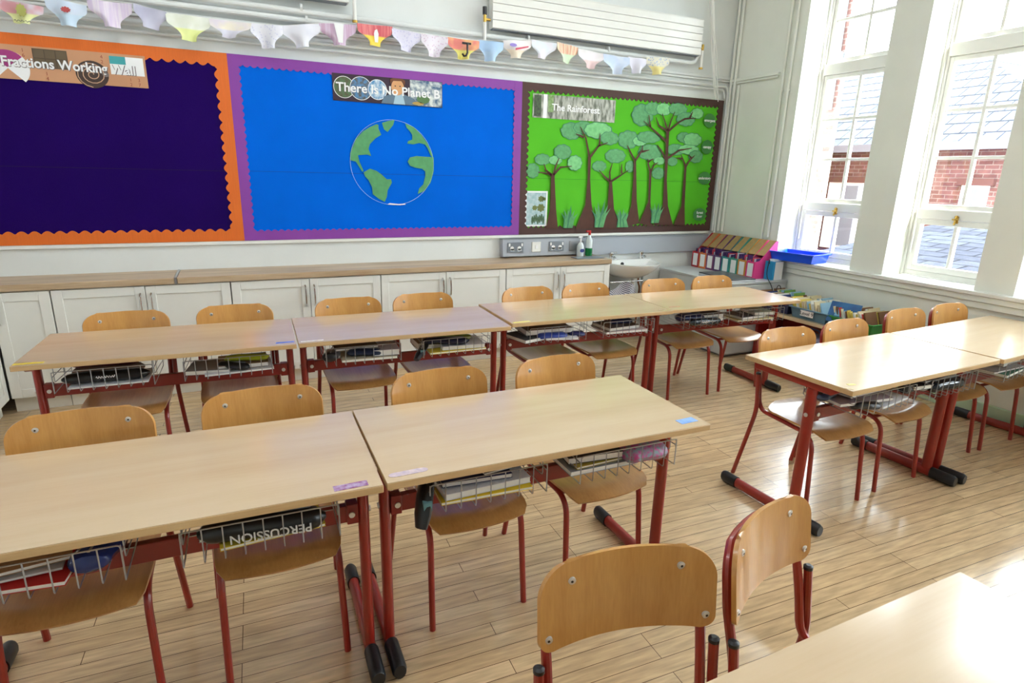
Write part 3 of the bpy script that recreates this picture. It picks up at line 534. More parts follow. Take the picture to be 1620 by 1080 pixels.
for i, (f, p) in enumerate(zip(FLAGS, P)):
    ax, az, bx, bz, cx, cz = f; cx0 = (ax+bx)/2; zt = (az+bz)/2; t = thing('paper_flag', p[4], 'bunting flag', (cx0, -.12, zt), group='paper pants bunting'); rnd = random.Random(i*7+1)
    h = zt-cz; hw = (bx-ax)/2*1.07; gw = .040; K = 14; grid = []
    for j in range(13):
        v = j/12; row = []
        # half width of the pants outline at this depth
        wv = hw*(1-.04*v/.38) if v < .38 else max(gw, gw+(hw*.96-gw)*(1-math.sin(min(1, (v-.38)/.5)*PI/2)))
        mid = (cx-cx0)*v**1.5
        for k in range(K+1):
            u = k/K*2-1; slope = (bz-az)/2*u*(1-v*.7)
            row.append((cx0+mid+u*wv, -.123-.022*math.sin(u*2.2+i)*v-.006*math.sin(4*u+i*2)-.008*v, zt+slope-h*v))
        grid.append(row)
    MB().sheet(grid, .0009).build('paper', flag_mat(i, *p[:4], zt, h), t, world=True)
    yy = -.152
    if i == 12: JJ = MB(); JX, JZ, JY = cx0+.008, zt-.012, -.168; JJ.box(JX-.036, JX+.036, JY, JY+.001, JZ-.030, JZ-.015); JJ.tube([(JX+.006, JY, JZ-.022), (JX+.006, JY, JZ-.085), (JX-.004, JY, JZ-.106), (JX-.022, JY, JZ-.110), (JX-.034, JY, JZ-.094)], .0075, 8, flat=1); JJ.build('lettering', M['black'], t, world=True)
    if i == 0:
        MB().wallprism(blob(cx0+.01, zt-.045, .022, .03, .3), yy, yy+.001).build('drawn_figure', colour('oliv', 170, 170, 90), t, world=True)
        MB().tube([(cx0-.03+.006*q, yy, zt-.10+.005*math.sin(q*2.3)) for q in range(14)], .0016, 5).build('scribble', colour('ink', 60, 60, 90), t, world=True)
    if i == 1: MB().wallprism(blob(cx0, zt-.05, .022, .014, .3), yy, yy+.001).build('drawn_tree', colour('rd', 180, 70, 70), t, world=True)
    if i == 14:
        MB().wallprism(disc(cx0-.05, zt-.04, .03, .012), yy, yy+.001).build('violet_oval', colour('vio', 150, 130, 210), t, world=True); MB().wallprism([(cx0-.03, zt-.075), (cx0+.08, zt-.045), (cx0+.08, zt-.035), (cx0-.03, zt-.06)], yy, yy+.001).build('red_dash', colour('rd2', 214, 90, 110), t, world=True)
    if i == 8: MB().wallprism([(cx0-.03, zt-.002), (cx0+.035, zt-.002), (cx0+.025, zt-.12), (cx0-.005, zt-.12)], yy, yy+.001).build('white_centre', WT, t, world=True)
    if i == 9: MB().wallprism([(cx0-.008, zt-.04), (cx0+.008, zt-.03), (cx0+.018, zt-.06), (cx0+.012, zt-.115), (cx0-.01, zt-.115), (cx0-.014, zt-.06)], yy, yy+.001).build('white_bottle_drawing', WT, t, world=True)

# ================================================================ PIPES, RADIATORS, TRUNKING
def pipe(label, pts, r, m='wall', rad=.05, clips=(), name='heating_pipe'):
    t = thing(name, label, 'pipe', pts[0]); MB().tube(arc_path(pts, rad), r, 10).build('tube', M[m], t, world=True)
    for c in clips: MB().tube([(c[0]-.008, c[1], c[2]), (c[0]+.008, c[1], c[2])] if not (len(c) > 3) else [(c[0], c[1], c[2]-.008), (c[0], c[1], c[2]+.008)], r*1.5, 10).build('clip', M[m], t, world=True)
    return t
pipe('upper white heating pipe running behind the bunting to the radiator valve', [(XL+.02, -.06, 2.53), (3.93, -.06, 2.505), (3.98, -.06, 2.60)], .018, clips=[(.55, -.06, 2.54), (2.25, -.06, 2.53), (3.0, -.06, 2.525)])
pipe('lower white heating pipe running parallel behind the bunting', [(XL+.02, -.05, 2.475), (2.0, -.05, 2.465)], .018, clips=[(.58, -.05, 2.473)])
pipe('thin white conduit below the bunting turning down in the corner', [(XL+.02, -.03, 2.335), (4.37, -.03, 2.345), (4.395, -.03, 2.30), (4.395, -.03, .995)], .011, rad=.03, clips=[(4.395, -.03, 1.35, 1)])
pipe('second thin conduit along the wall above the display boards', [(XL+.02, -.03, 2.29), (4.33, -.03, 2.315), (4.355+.0, -.035, 2.27), (4.357+.0, -.035, 2.235)], .009, rad=.03)
for k, (y, lab) in enumerate(((-.032, 'white corner pipe on the window wall closest to the corner'), (-.082, 'white corner pipe second out from the corner'), (-.132, 'white corner pipe third out from the corner'))):
    pipe(lab, [(XW-.025, y, 1.0 if k else .67), (XW-.025, y, H-.02 if k != 2 else 2.35)], .013, 'wall_win', clips=[(XW-.025, y, 1.32, 1), (XW-.025, y, 1.75, 1)])
for k, (y, lab) in enumerate(((-.635, 'white vertical pipe near the window reveal, one nearer the corner'), (-.705, 'white vertical pipe beside the window reveal'))):
    pipe(lab, [(XW-.022, y, 1.0 if k else .9), (XW-.022, y, H-.02)], .012, 'wall_win', clips=[(XW-.022, y, 1.3, 1), (XW-.022, y, 2.25, 1)])
def radiator(label, x0, x1, z0, z1):
    t = thing('radiator', label, 'radiator', ((x0+x1)/2, -.03, z0))
    b = MB(); b.box(x0, x1, -.10, -.04, z0, z1); n = 4
    body = b.build('body', M['white'], t, world=True)
    MB().box(x0+.01, x1-.01, -.098, -.045, z0-.006, z0-.0005).build('bottom_grille', M['greydark'], t, world=True)
    p = MB(); hgt = (z1-z0)/5
    for k in range(5): p.box(x0, x1, -.112, -.10, z0+k*hgt+.0012, z0+(k+1)*hgt-.0012)
    p.build('front_panel', M['white'], t, world=True, bevel=.003)
    MB().box(x0, x1, -.108, -.05, z1, z1+.006).build('top_grille', M['white'], t, world=True)
    return t
radiator('long white wall radiator with five flat horizontal ribs', 1.925, 3.955, 2.565, 2.85)
radiator('white wall radiator cut off above the bunting', -1.5, .86, 2.60, 2.9)
def valve(label, x, z, cap=True):
    t = thing('radiator_valve', label, 'valve', (x, -.09, z)); b = MB(); b.cyl((x, -.09, z-.02), (x, -.09, z+.03), .012); b.cyl((x-.0, -.09, z), (x+.045 if cap else x-.03, -.09, z), .01); b.build('body', M['brass'], t, world=True)
    if cap: MB().cyl((x, -.09, z+.032), (x, -.09, z+.085), .017).build('cap', M['black'], t, world=True)
    MB().cyl((x, -.09, z-.02), (x, -.09, z-.16), .013).build('stub_pipe', M['white'], t, world=True)
    MB().cyl((x, -.09, z-.16), (x, -.09, z-.175), .018).build('collar', M['brass'], t, world=True)
valve('radiator valve with black cap between the two radiators', 1.87, 2.62); valve('brass valve at the window end of the long radiator', 3.985, 2.63, False); valve('brass valve at the end of the cropped radiator', .90, 2.66, False)
t = thing('blind_cord', 'tangled bundle of thin white blind cords hanging near the corner', 'cord', (4.1, -.15, 2.2)); rnd = random.Random(4)
for k in range(9):
    pts = []; n = 14; ph = rnd.random()*6; amp = rnd.uniform(.008, .03); off = rnd.uniform(-.02, .02); zend = rnd.uniform(2.16, 2.45)
    for j in range(n):
        v = j/(n-1); z = 3.4+(zend-3.4)*v; pts.append((3.93+.30*max(0, (3.2-z))/1.0*.78+off*v+amp*math.sin(ph+v*7)*v, -.15+.02*math.sin(ph*2+v*5), z))
    MB().tube(pts, .0034, 5).build('cord', M['white_matt'], t, world=True)
# trunking with sockets
t = thing('socket_trunking', 'raised grey socket trunking box above the worktop end', 'trunking', (2.53, -.03, .815))
MB().box(2.065, 2.98, -.062, -.001, .815, .966).build('body', M['greytrunk'], t, world=True, bevel=.006)
MB().box(2.065, 2.98, -.064, -.0, .962, .968).build('top_lip', M['greydark'], t, world=True)
for x, kind in ((2.185, 'd'), (2.385, 's'), (2.585, 'd'), (2.79, 'b')):
    w_ = .075 if kind != 's' else .043
    p = MB(); p.box(x-w_, x+w_, -.070, -.062, .852, .938); pl = p.build('socket_plate', {'d': M['greydark'], 's': M['white'], 'b': M['steel']}[kind], t, world=True, bevel=.002)
    if kind == 'd':
        for dx in (-.034, .034):
            q = MB(); q.cyl((x+dx, -.073, .888), (x+dx, -.0705, .888), .018, 14); q.box(x+dx-.018, x+dx+.018, -.073, -.0705, .868, .886); o = q.build('socket_face', WT, t, world=True); o.parent = pl; 
            q = MB(); q.box(x+dx*1.75-.007, x+dx*1.75+.007, -.074, -.0705, .905, .93); o = q.build('switch', WT, t, world=True); o.parent = pl
    if kind == 's':
        q = MB(); q.box(x-.012, x+.012, -.074, -.0705, .88, .91); o = q.build('switch', WT, t, world=True); o.parent = pl
t = thing('wall_trunking', 'flat grey trunking strip behind the basin towards the corner', 'trunking', (3.65, -.02, .80))
MB().box(2.982, 4.35, -.03, -.001, .80, .962).build('body', M['greytrunk'], t, world=True, bevel=.004)
MB().box(2.982, 4.35, -.034, -.001, .95, .964).build('top_lip', colour('trunk_lip', 150, 156, 166), t, world=True)

# ================================================================ WORKTOP AND CUPBOARDS
CF = -.3375
def tagm(o, *a, **k): return tag(o, *a, **k)
t = MB().box(XL+.005, -.378, CF-.012, -.002, .764, .805).build('worktop', M['work'], bevel=.004); tag(t, 'oak-look worktop length at the darker end, before the metal joint strip', 'worktop')
t = MB().box(-.362, 2.99, CF-.012, -.002, .764, .805).build('worktop', M['work'], bevel=.004); tag(t, 'long oak-look worktop length running to the basin', 'worktop')
t = MB().box(-.377, -.363, CF-.015, -.002, .762, .808).build('joint_strip', M['steel']); tag(t, 'thin metal strip joining the two worktop lengths', 'joint strip')
def shaker(mb, x0, x1, z0, z1, y, axis='x', st=.055):
    """frame-and-panel door in front of y"""
    def B(a, b, c, d, e, f):
        if axis == 'x': mb.box(a, b, c, d, e, f)
        else: mb.box(-d+2*0, -c, a, b, e, f)
    B(x0, x1, y-.013, y, z0, z1)
    B(x0, x0+st, y-.020, y-.013, z0, z1); B(x1-st, x1, y-.020, y-.013, z0, z1); B(x0+st, x1-st, y-.020, y-.013, z0, z0+st); B(x0+st, x1-st, y-.020, y-.013, z1-st, z1)
def bow(mb, x, y, z0, z1):
    mb.tube([(x, y, z0), (x, y-.022, z0+.018), (x, y-.028, (z0+z1)/2), (x, y-.022, z1-.018), (x, y, z1)], .0065, 8)
units = [(-1.335, -1.044, 'narrow cream cupboard in the corner where the cupboards turn', 'R'), (-1.044, -.053, 'cream double cupboard second from the corner turn', 'LR'), (-.053, .958, 'cream double cupboard third from the corner turn, under the metal joint side', 'LR'),
         (.958, 1.979, 'cream double cupboard fourth along, one before the basin end', 'LR'), (1.979, 2.985, 'cream double cupboard at the basin end of the run', 'LR')]
for x0, x1, lab, kind in units:
    t = thing('cupboard', lab, 'cupboard', ((x0+x1)/2, -.16, 0), group='cream base cupboards')
    MB().box(x0+.002, x1-.002, CF+.022, -.004, .095, .762).build('carcass', M['cab'], t, world=True)
    MB().box(x0+.002, x1-.002, CF+.05, -.01, 0, .094).build('plinth', M['cab'], t, world=True)
    ds = [(x0+.004, (x0+x1)/2-.002, 'R'), ((x0+x1)/2+.002, x1-.004, 'L')] if kind == 'LR' else [(x0+.004, x1-.004, 'X')]
    for a, b, hs in ds:
        d = MB(); shaker(d, a, b, .10, .757, CF+.02); do = d.build('door', M['cab'], t, world=True, bevel=.002)
        if hs != 'X': hx = b-.028 if hs == 'R' else a+.028
        else: hx = a-.0+.02
        h_ = MB(); bow(h_, hx, CF+.0, .565, .712); ho = h_.build('handle', M['chrome'], t, world=True); ho.parent = do
t = thing('cupboard', 'cream cupboard turning the corner along the side wall', 'cupboard', (-1.53, -.7, 0), group='cream base cupboards')
MB().box(XL+.004, -1.36, -1.3, -.34, .095, .762).build('carcass', M['cab'], t, world=True); MB().box(XL+.004, -1.39, -1.3, -.34, 0, .094).build('plinth', M['cab'], t, world=True)
for a, b in ((-.815, -.345), (-1.295, -.82)):
    d = MB(); d.box(-1.36, -1.347, a, b, .10, .757)
    for q in ((a, a+.055, .10, .757), (b-.055, b, .10, .757), (a+.055, b-.055, .10, .155), (a+.055, b-.055, .702, .757)): d.box(-1.347, -1.34, *q)
    d.build('door', M['cab'], t, world=True, bevel=.002)
t = MB().box(XL+.005, -1.33, -1.31, CF-.013, .764, .805).build('worktop', M['work'], bevel=.004); tag(t, 'oak-look worktop on the cupboards turning along the side wall', 'worktop')

# bottles
t = thing('soap_bottle', 'clear pump soap bottle with a blue oval label on the worktop', 'bottle', (2.80, -.12, .806))
MB().lathe([(.03, 0), (.033, .01), (.033, .09), (.02, .115), (.012, .125)], (2.80, -.12, .806)).build('body', mat('clear_plastic', srgb(214, 222, 222), .1, spec=.7), t, world=True)
b = MB(); b.cyl((2.80, -.12, .93), (2.80, -.12, .975), .008); b.box(2.775, 2.815, -.127, -.113, .972, .985); b.build('pump', WT, t, world=True)
MB().wallprism(disc(2.80, .86, .022, .016), -.1545, -.152).build('label', colour('navyl', 50, 60, 130), t, world=True)
t = thing('soap_bottle', 'clear bottle part full of green liquid with a red nozzle', 'bottle', (2.895, -.11, .806))
MB().lathe([(.03, 0), (.032, .008), (.032, .065), (.031, .07)], (2.895, -.11, .807)).build('green_liquid', mat('green_liquid', srgb(20, 120, 60), .1), t, world=True)
MB().lathe([(.031, .071), (.031, .14), (.014, .17), (.012, .185)], (2.895, -.11, .807)).build('body', bpy.data.materials['clear_plastic'], t, world=True)
b = MB(); b.cyl((2.895, -.11, .993), (2.895, -.11, 1.02), .012); b.box(2.86, 2.905, -.118, -.102, 1.018, 1.032); b.build('nozzle', colour('nozred', 190, 40, 40), t, world=True)
t = MB().box(2.68, 2.95, -.29, -.16, .8055, .812).build('soap_tray', M['greydark'], bevel=.003); tag(t, 'flat grey tray on the worktop edge in front of the bottles', 'tray')

# basin
BX = 3.345
t = thing('basin', 'white wall-hung basin with two chrome taps beside the cupboards', 'basin', (BX, -.2, .6))
prof = []
rows = 9; grid = []
outer = []
def bas(u, r, z, fy):    # D-shaped outline
    a = PI*u; return (BX+r*math.cos(a), -.03-fy*math.sin(a)**.8 if math.sin(a) > 0 else -.03, z)
lev = [(.13, .595, .20), (.20, .635, .28), (.255, .685, .35), (.275, .725, .385), (.278, .738, .39), (.262, .740, .372), (.245, .725, .35), (.20, .665, .29), (.10, .640, .18)]
V = []; F = []; NN = 24
for r, z, fy in lev: V += [bas(k/NN, r, z, fy) for k in range(NN+1)]
for i in range(len(lev)-1):
    for k in range(NN): a = i*(NN+1)+k; F.append((a, a+NN+1, a+NN+2, a+1))
F.append(tuple(range(NN+1))); F.append(tuple(reversed(range((len(lev)-1)*(NN+1), len(lev)*(NN+1)))))
bb = MB(); bb.add(V, F); bb.box(BX-.278, BX+.278, -.085, -.002, .65, .752)
bb.build('bowl', M['ceramic'], t, world=True, angle=50)
for sx in (-1, 1):
    x = BX+sx*.17; tp = MB(); tp.cyl((x, -.06, .752), (x, -.06, .80), .020); tp.tube(arc_path([(x, -.06, .775), (x, -.11, .785), (x, -.135, .765)], .02), .012, 8); tp.cyl((x, -.06, .80), (x, -.06, .815), .024); tp.box(x-.008, x+(.06 if sx < 0 else .02), -.068, -.052, .812, .825)
    tp.build('tap', M['chrome'], t, world=True)
MB().cyl((BX-.06, -.085, .715), (BX-.06, -.095, .713), .016).build('overflow', M['black'], t, world=True)
b = MB(); b.tube(arc_path([(BX, -.2, .60), (BX, -.2, .50), (BX, -.10, .45), (BX, -.02, .47)], .04), .02, 10); b.build('waste_trap', WT, t, world=True)
for dx, m in ((-.19, 'copper'), (.16, 'copper')):
    MB().tube(arc_path([(BX+dx, -.06, .66), (BX+dx, -.06, .52), (BX+dx+.03, -.05, .48), (BX+dx+.03, -.03, .05)], .03), .0085, 8).build('supply_pipe', M[m], t, world=True)
MB().cyl((BX+.16, -.12, .60), (BX+.16, -.12, .0), .012).build('support_leg', M['steel'], t, world=True)
# striped cloth hanging in front of the basin pipes
m = bpy.data.materials.new('striped_cloth'); m.use_nodes = True; nt = m.node_tree; wv = nt.nodes.new('ShaderNodeTexWave'); wv.inputs['Scale'].default_value = 28; wv.bands_direction = 'DIAGONAL'; rp = nt.nodes.new('ShaderNodeValToRGB'); rp.color_ramp.interpolation = 'CONSTANT'
rp.color_ramp.elements[0].color = srgb(60, 60, 90); rp.color_ramp.elements[1].position = .3; rp.color_ramp.elements[1].color = srgb(214, 212, 220); tc = nt.nodes.new('ShaderNodeTexCoord'); nt.links.new(tc.outputs['Object'], wv.inputs[0]); nt.links.new(wv.outputs[0], rp.inputs[0]); nt.links.new(rp.outputs[0], nt.nodes['Principled BSDF'].inputs[0]); nt.nodes['Principled BSDF'].inputs['Roughness'].default_value = .9
g = [[(3.08+.32*(k/10)-.10*abs(k/10-.5)*(1-j/10), -.24-.02*math.sin(k*1.1+j*.3)-.03*(j/10), .585-.09*abs(k/10-.55)*2*(1-j/10)-.35*j/10) for k in range(11)] for j in range(11)]
o = MB().sheet(g, .006).build('striped_cloth', m); tag(o, 'striped grey and white cloth draped under the basin', 'cloth')
o = MB().cyl((3.06, -.24, .575), (3.42, -.24, .575), .006).build('cloth_rail', M['chrome']); tag(o, 'thin chrome rail under the basin holding the cloth', 'rail')

# ================================================================ GREY CABINET AND WHAT IS ON IT
GZ = .655
t = thing('metal_cabinet', 'low pale grey metal cabinet in the corner carrying magazine files', 'cabinet', (4.1, -.5, 0))
MB().box(3.772, 4.425, -.985, -.04, .02, GZ-.02).build('body', M['greycab'], t, world=True, bevel=.003)
MB().box(3.764, 4.427, -.993, -.038, GZ-.019, GZ).build('top', M['greycab'], t, world=True, bevel=.003)
b = MB(); b.box(3.78, 4.41, -.993, -.986, .03, .17); b.box(3.78, 4.41, -.993, -.986, .18, GZ-.03); b.build('drawer_front', M['greycab'], t, world=True, bevel=.002)
MB().box(3.80, 4.40, -.96, -.06, 0, .02).build('base', M['greydark'], t, world=True)
cols = [('red', (186, 50, 60)), ('orange', (214, 116, 60)), ('plum', (120, 66, 110)), ('dark purple', (84, 56, 104)), ('teal', (50, 140, 140)), ('sea green', (60, 150, 130)), ('amber', (206, 140, 60)), ('bright pink', (214, 60, 130))]
fw = .098
for k, (cn, c) in enumerate(cols):
    y1 = -.068-k*(fw+.003); y0 = y1-fw; cm = colour('file_'+cn, *c); x0, x1 = 4.135, 4.385; z = GZ+.001
    t = thing('magazine_file', '%s magazine file with white label%s' % (cn, {0: ', closest to the corner', 7: ', end of the row by the window'}.get(k, ' in the row on the cabinet')), 'magazine file', ((x0+x1)/2, (y0+y1)/2, z), group='magazine files on the grey cabinet')
    for nm, ya, yb in (('side', y0, y0+.004), ('side', y1-.004, y1)):
        b = MB(); P5 = [(x0, z), (x1, z), (x1, z+.325), (x1-.03, z+.325), (x0+.05, z+.155), (x0, z+.15)]
        n = 6; b.add([(x, ya, q) for x, q in P5]+[(x, yb, q) for x, q in P5], [tuple(range(n)), tuple(reversed(range(n, 2*n)))]+[(i, i+n, (i+1) % n+n, (i+1) % n) for i in range(n)])
        b.build(nm, cm, t, world=True, smooth=False)
    MB().box(x0, x0+.004, y0+.004, y1-.004, z, z+.15).build('front', cm, t, world=True)
    MB().box(x1-.004, x1, y0+.004, y1-.004, z, z+.325).build('back', M['card'], t, world=True)
    MB().box(x0+.004, x1-.004, y0+.004, y1-.004, z, z+.004).build('bottom', M['card'], t, world=True)
    MB().box(x0-.0015, x0-.0001, y0+.018, y1-.018, z+.018, z+.135).build('label_card', WT, t, world=True)
    b = MB(); b.hexa([(x0+.10, y0+.005, z+.20), (x1-.004, y0+.005, z+.323), (x1-.004, y1-.005, z+.323), (x0+.10, y1-.005, z+.20)], [(x0+.10, y0+.005, z+.204), (x1-.004, y0+.005, z+.327), (x1-.004, y1-.005, z+.327), (x0+.10, y1-.005, z+.204)]); b.build('inner_flap', M['card'], t, world=True)
    rnd = random.Random(k); 
    for q in range(4):
        yy = y0+.012+q*.02; o = MB().box(x0+.03, x1-.02, yy, yy+.006+rnd.random()*.006, z+.005, z+.17+rnd.random()*.03).build('booklet', colour('bk%d' % (q % 3), *((70, 40, 100), (200, 200, 210), (190, 60, 80))[q % 3])); tag(o, 'thin booklet standing in the %s magazine file' % cn, 'booklet', 'booklets in the %s file' % cn)
t = thing('laptop', 'closed dark laptop with silver edge on the grey cabinet', 'laptop', (3.93, -.78, GZ+.001))
MB().box(-.13, .13, -.20, .24, 0, .018).build('base', colour('silver', 216, 218, 222, .3, metal=.3), t, bevel=.003); MB().box(-.13, .13, -.20, .24, .0185, .028).build('lid', colour('lapt', 52, 56, 62, .3), t, bevel=.003)
t.rotation_euler = (0, 0, math.radians(-5))
t = thing('carton', 'small blue and white carton beside the pink magazine file', 'carton', (4.31, -.925, GZ+.001))
MB().box(-.06, .06, -.045, .045, 0, .16).build('box', colour('cart', 30, 140, 190), t, bevel=.002); MB().box(-.035, .061, -.0465, -.0452, .0, .158).build('printed_side', WT, t); MB().box(-.03, .05, -.03, .03, .1605, .178).build('paper_slip', WT, t)
t = thing('power_cable', 'black cable looping down beside the carton', 'cable', (4.25, -1.0, GZ))
MB().tube(arc_path([(4.22, -.955, .80), (4.19, -.975, .86), (4.16, -.985, .70), (4.21, -1.02, .62), (4.25, -1.025, .50), (4.28, -1.02, .63), (4.33, -1.02, .60), (4.33, -1.015, .40)], .06), .0035, 7).build('wire', M['black'], t, world=True)

# ================================================================ BENCH WITH BOOK TRAYS
BZ = .435
t = thing('low_bench', 'low wooden bench with dark red sides under the window, carrying book trays', 'bench', (4.25, -1.6, 0))
MB().box(4.05, 4.42, -2.13, -1.0, BZ-.028, BZ).build('seat_board', M['top'], t, world=True, bevel=.003)
for y in (-1.03, -2.10): MB().box(4.09, 4.40, y-.015, y+.015, 0, BZ-.029).build('side_panel', (M['redd'] if y > -2 else M['edge']), t, world=True)
MB().box(4.385, 4.40, -2.085, -1.045, .02, BZ-.029).build('back_panel', M['redd'], t, world=True)
MB().box(4.10, 4.384, -2.084, -1.046, .05, .065).build('lower_shelf', M['redd'], t, world=True)
t = thing('striped_bag', 'blue striped fabric bag on the lower shelf of the bench', 'bag', (4.22, -1.55, .066)); gg = [[(4.13+.18*math.sin(PI*j/8)*0+.02*math.sin(k), -1.40-.30*k/8, .07+.24*j/8) for k in range(9)] for j in range(9)]
MB().box(4.13, 4.30, -1.72, -1.40, .067, .30).build('body', mat('bag_blue', srgb(70, 84, 150), .9, col2=srgb(190, 196, 220), vscale=14, stretch=(1, 6, .5)), t, world=True, bevel=.02); MB().tube(arc_path([(4.15, -1.62, .30), (4.15, -1.60, .36), (4.15, -1.50, .36), (4.15, -1.48, .30)], .03), .006, 8).build('handle', colour('bagh', 60, 70, 130), t, world=True)
def tray(name, label, cm, x0, x1, y0, y1, z, h, fl=.015, lab=None, rz=0, fm=None):
    t = thing(name, label, 'tray', ((x0+x1)/2, (y0+y1)/2, z), rz); hx, hy = (x1-x0)/2, (y1-y0)/2; th = .004; b = MB()
    b.box(-hx+fl, hx-fl, -hy+fl, hy-fl, 0, th)
    for (ax, ay, bx, by) in ((-1, -1, 1, -1), (1, -1, 1, 1), (1, 1, -1, 1), (-1, 1, -1, -1)):
        A, B = (ax*(hx-fl), ay*(hy-fl)), (bx*(hx-fl), by*(hy-fl)); A2, B2 = (ax*hx, ay*hy), (bx*hx, by*hy)
        nx, ny = (ay+by)/2, 0
        ox, oy = -((ax+bx)/2)*th, -((ay+by)/2)*th
        b.hexa([(A[0], A[1], 0), (B[0], B[1], 0), (B[0]+ox, B[1]+oy, 0), (A[0]+ox, A[1]+oy, 0)], [(A2[0], A2[1], h), (B2[0], B2[1], h), (B2[0]+ox, B2[1]+oy, h), (A2[0]+ox, A2[1]+oy, h)])
    b.build('body', cm, t, smooth=False)
    r = MB(); e = .012; r.box(-hx-e, hx+e, -hy-e, -hy, h-.008, h+.002); r.box(-hx-e, hx+e, hy, hy+e, h-.008, h+.002); r.box(-hx-e, -hx, -hy, hy, h-.008, h+.002); r.box(hx, hx+e, -hy, hy, h-.008, h+.002); r.build('rim', cm, t, bevel=.002)
    if lab:
        MB().box(-hx-.014, -hx-.0125, -.06, .06, .03, .075).build('label_card', WT, t); lettering(lab, .042, M['black'], t, (-hx-.015, 0, .052), (PI/2, 0, -PI/2))
    return t
tray('book_tray', 'blue-grey plastic tray marked Level 9, full of thin books', colour('traybg', 96, 130, 150, .4), 4.075, 4.40, -1.69, -1.355, BZ+.001, .085, lab='Level 9')
tray('book_tray', 'green plastic tray of reading books beside the blue-grey tray', colour('traygr', 34, 130, 50, .4), 4.07, 4.40, -2.06, -1.73, BZ+.001, .085, lab=' ')
tray('book_tray', 'dark blue plastic tray of books closest to the grey cabinet', colour('traydb', 30, 38, 80, .4), 4.085, 4.40, -1.325, -1.03, BZ+.001, .085)
rnd = random.Random(11); pal = [('white', (226, 226, 220)), ('cream', (220, 206, 170)), ('green', (120, 170, 80)), ('pale blue', (150, 190, 214)), ('red', (190, 60, 50)), ('navy', (40, 60, 120)), ('yellow', (220, 196, 90)), ('brown', (120, 80, 50))]
def book(x, y, z, w_, h_, th, lean, cname, c, where, grp, rz=0):
    t = thing('reading_book', 'thin %s reading book %s' % (cname, where), 'book', (x, y, z), rz, grp)
    a = MB(); a.box(-w_/2+.003, w_/2-.002, .001, th-.001, .002, h_-.002); p = a.build('pages', M['paper'], t)
    b = MB(); b.box(-w_/2, w_/2, 0, .001, 0, h_); b.box(-w_/2, w_/2, th-.001, th, 0, h_); b.box(-w_/2, -w_/2+.0015, .001, th-.001, 0, h_); b.build('cover', colour('cover_'+cname, *c), t)
    t.rotation_euler = (lean, 0, rz)
trays = [(-1.06, -1.30, 10, 'dark blue', 0), (-1.385, -1.665, 16, 'blue-grey', 1), (-1.77, -2.03, 15, 'green', 2)]
for ya, yb, n, tn, ti in trays:
    for row, xr in ((0, 4.16), (1, 4.32)):
        for k in range(n):
            cn, c = pal[rnd.choice([(2, 0, 3, 7, 5, 1), (1, 0, 3, 6, 1, 0), (1, 0, 6, 4, 1, 7)][ti])]
            th = rnd.uniform(.007, .012); yy = ya+(yb-ya)*(k+.5)/n
            book(xr, yy, BZ+.012, .125, rnd.uniform(.125, .155), th, math.radians(-rnd.uniform(17, 22)), cn, c, 'standing in the %s tray, %s row' % (tn, ('front', 'wall-side')[row]), 'books in the %s tray %s row' % (tn, ('front', 'wall')[row]))
t = thing('reading_book', 'blue picture book facing out at the front of the green tray', 'book', (4.09, -1.80, BZ+.04), math.radians(75))
MB().box(-.11, .11, -.006, .006, 0, .16).build('cover', mat('bluebk', srgb(40, 110, 170), .35, col2=srgb(30, 80, 140), vscale=10), t, bevel=.001); MB().box(-.06, .05, -.0075, -.0062, .05, .10).build('drawing', colour('bkd', 130, 190, 220), t)
t.rotation_euler = (math.radians(-22), 0, math.radians(-78))
tray('storage_tray', 'empty bright blue plastic tray on the window sill', colour('traybl', 8, 80, 226, .3), 4.33, 4.60, -1.235, -.845, ZS+.029, .075, rz=math.radians(10))

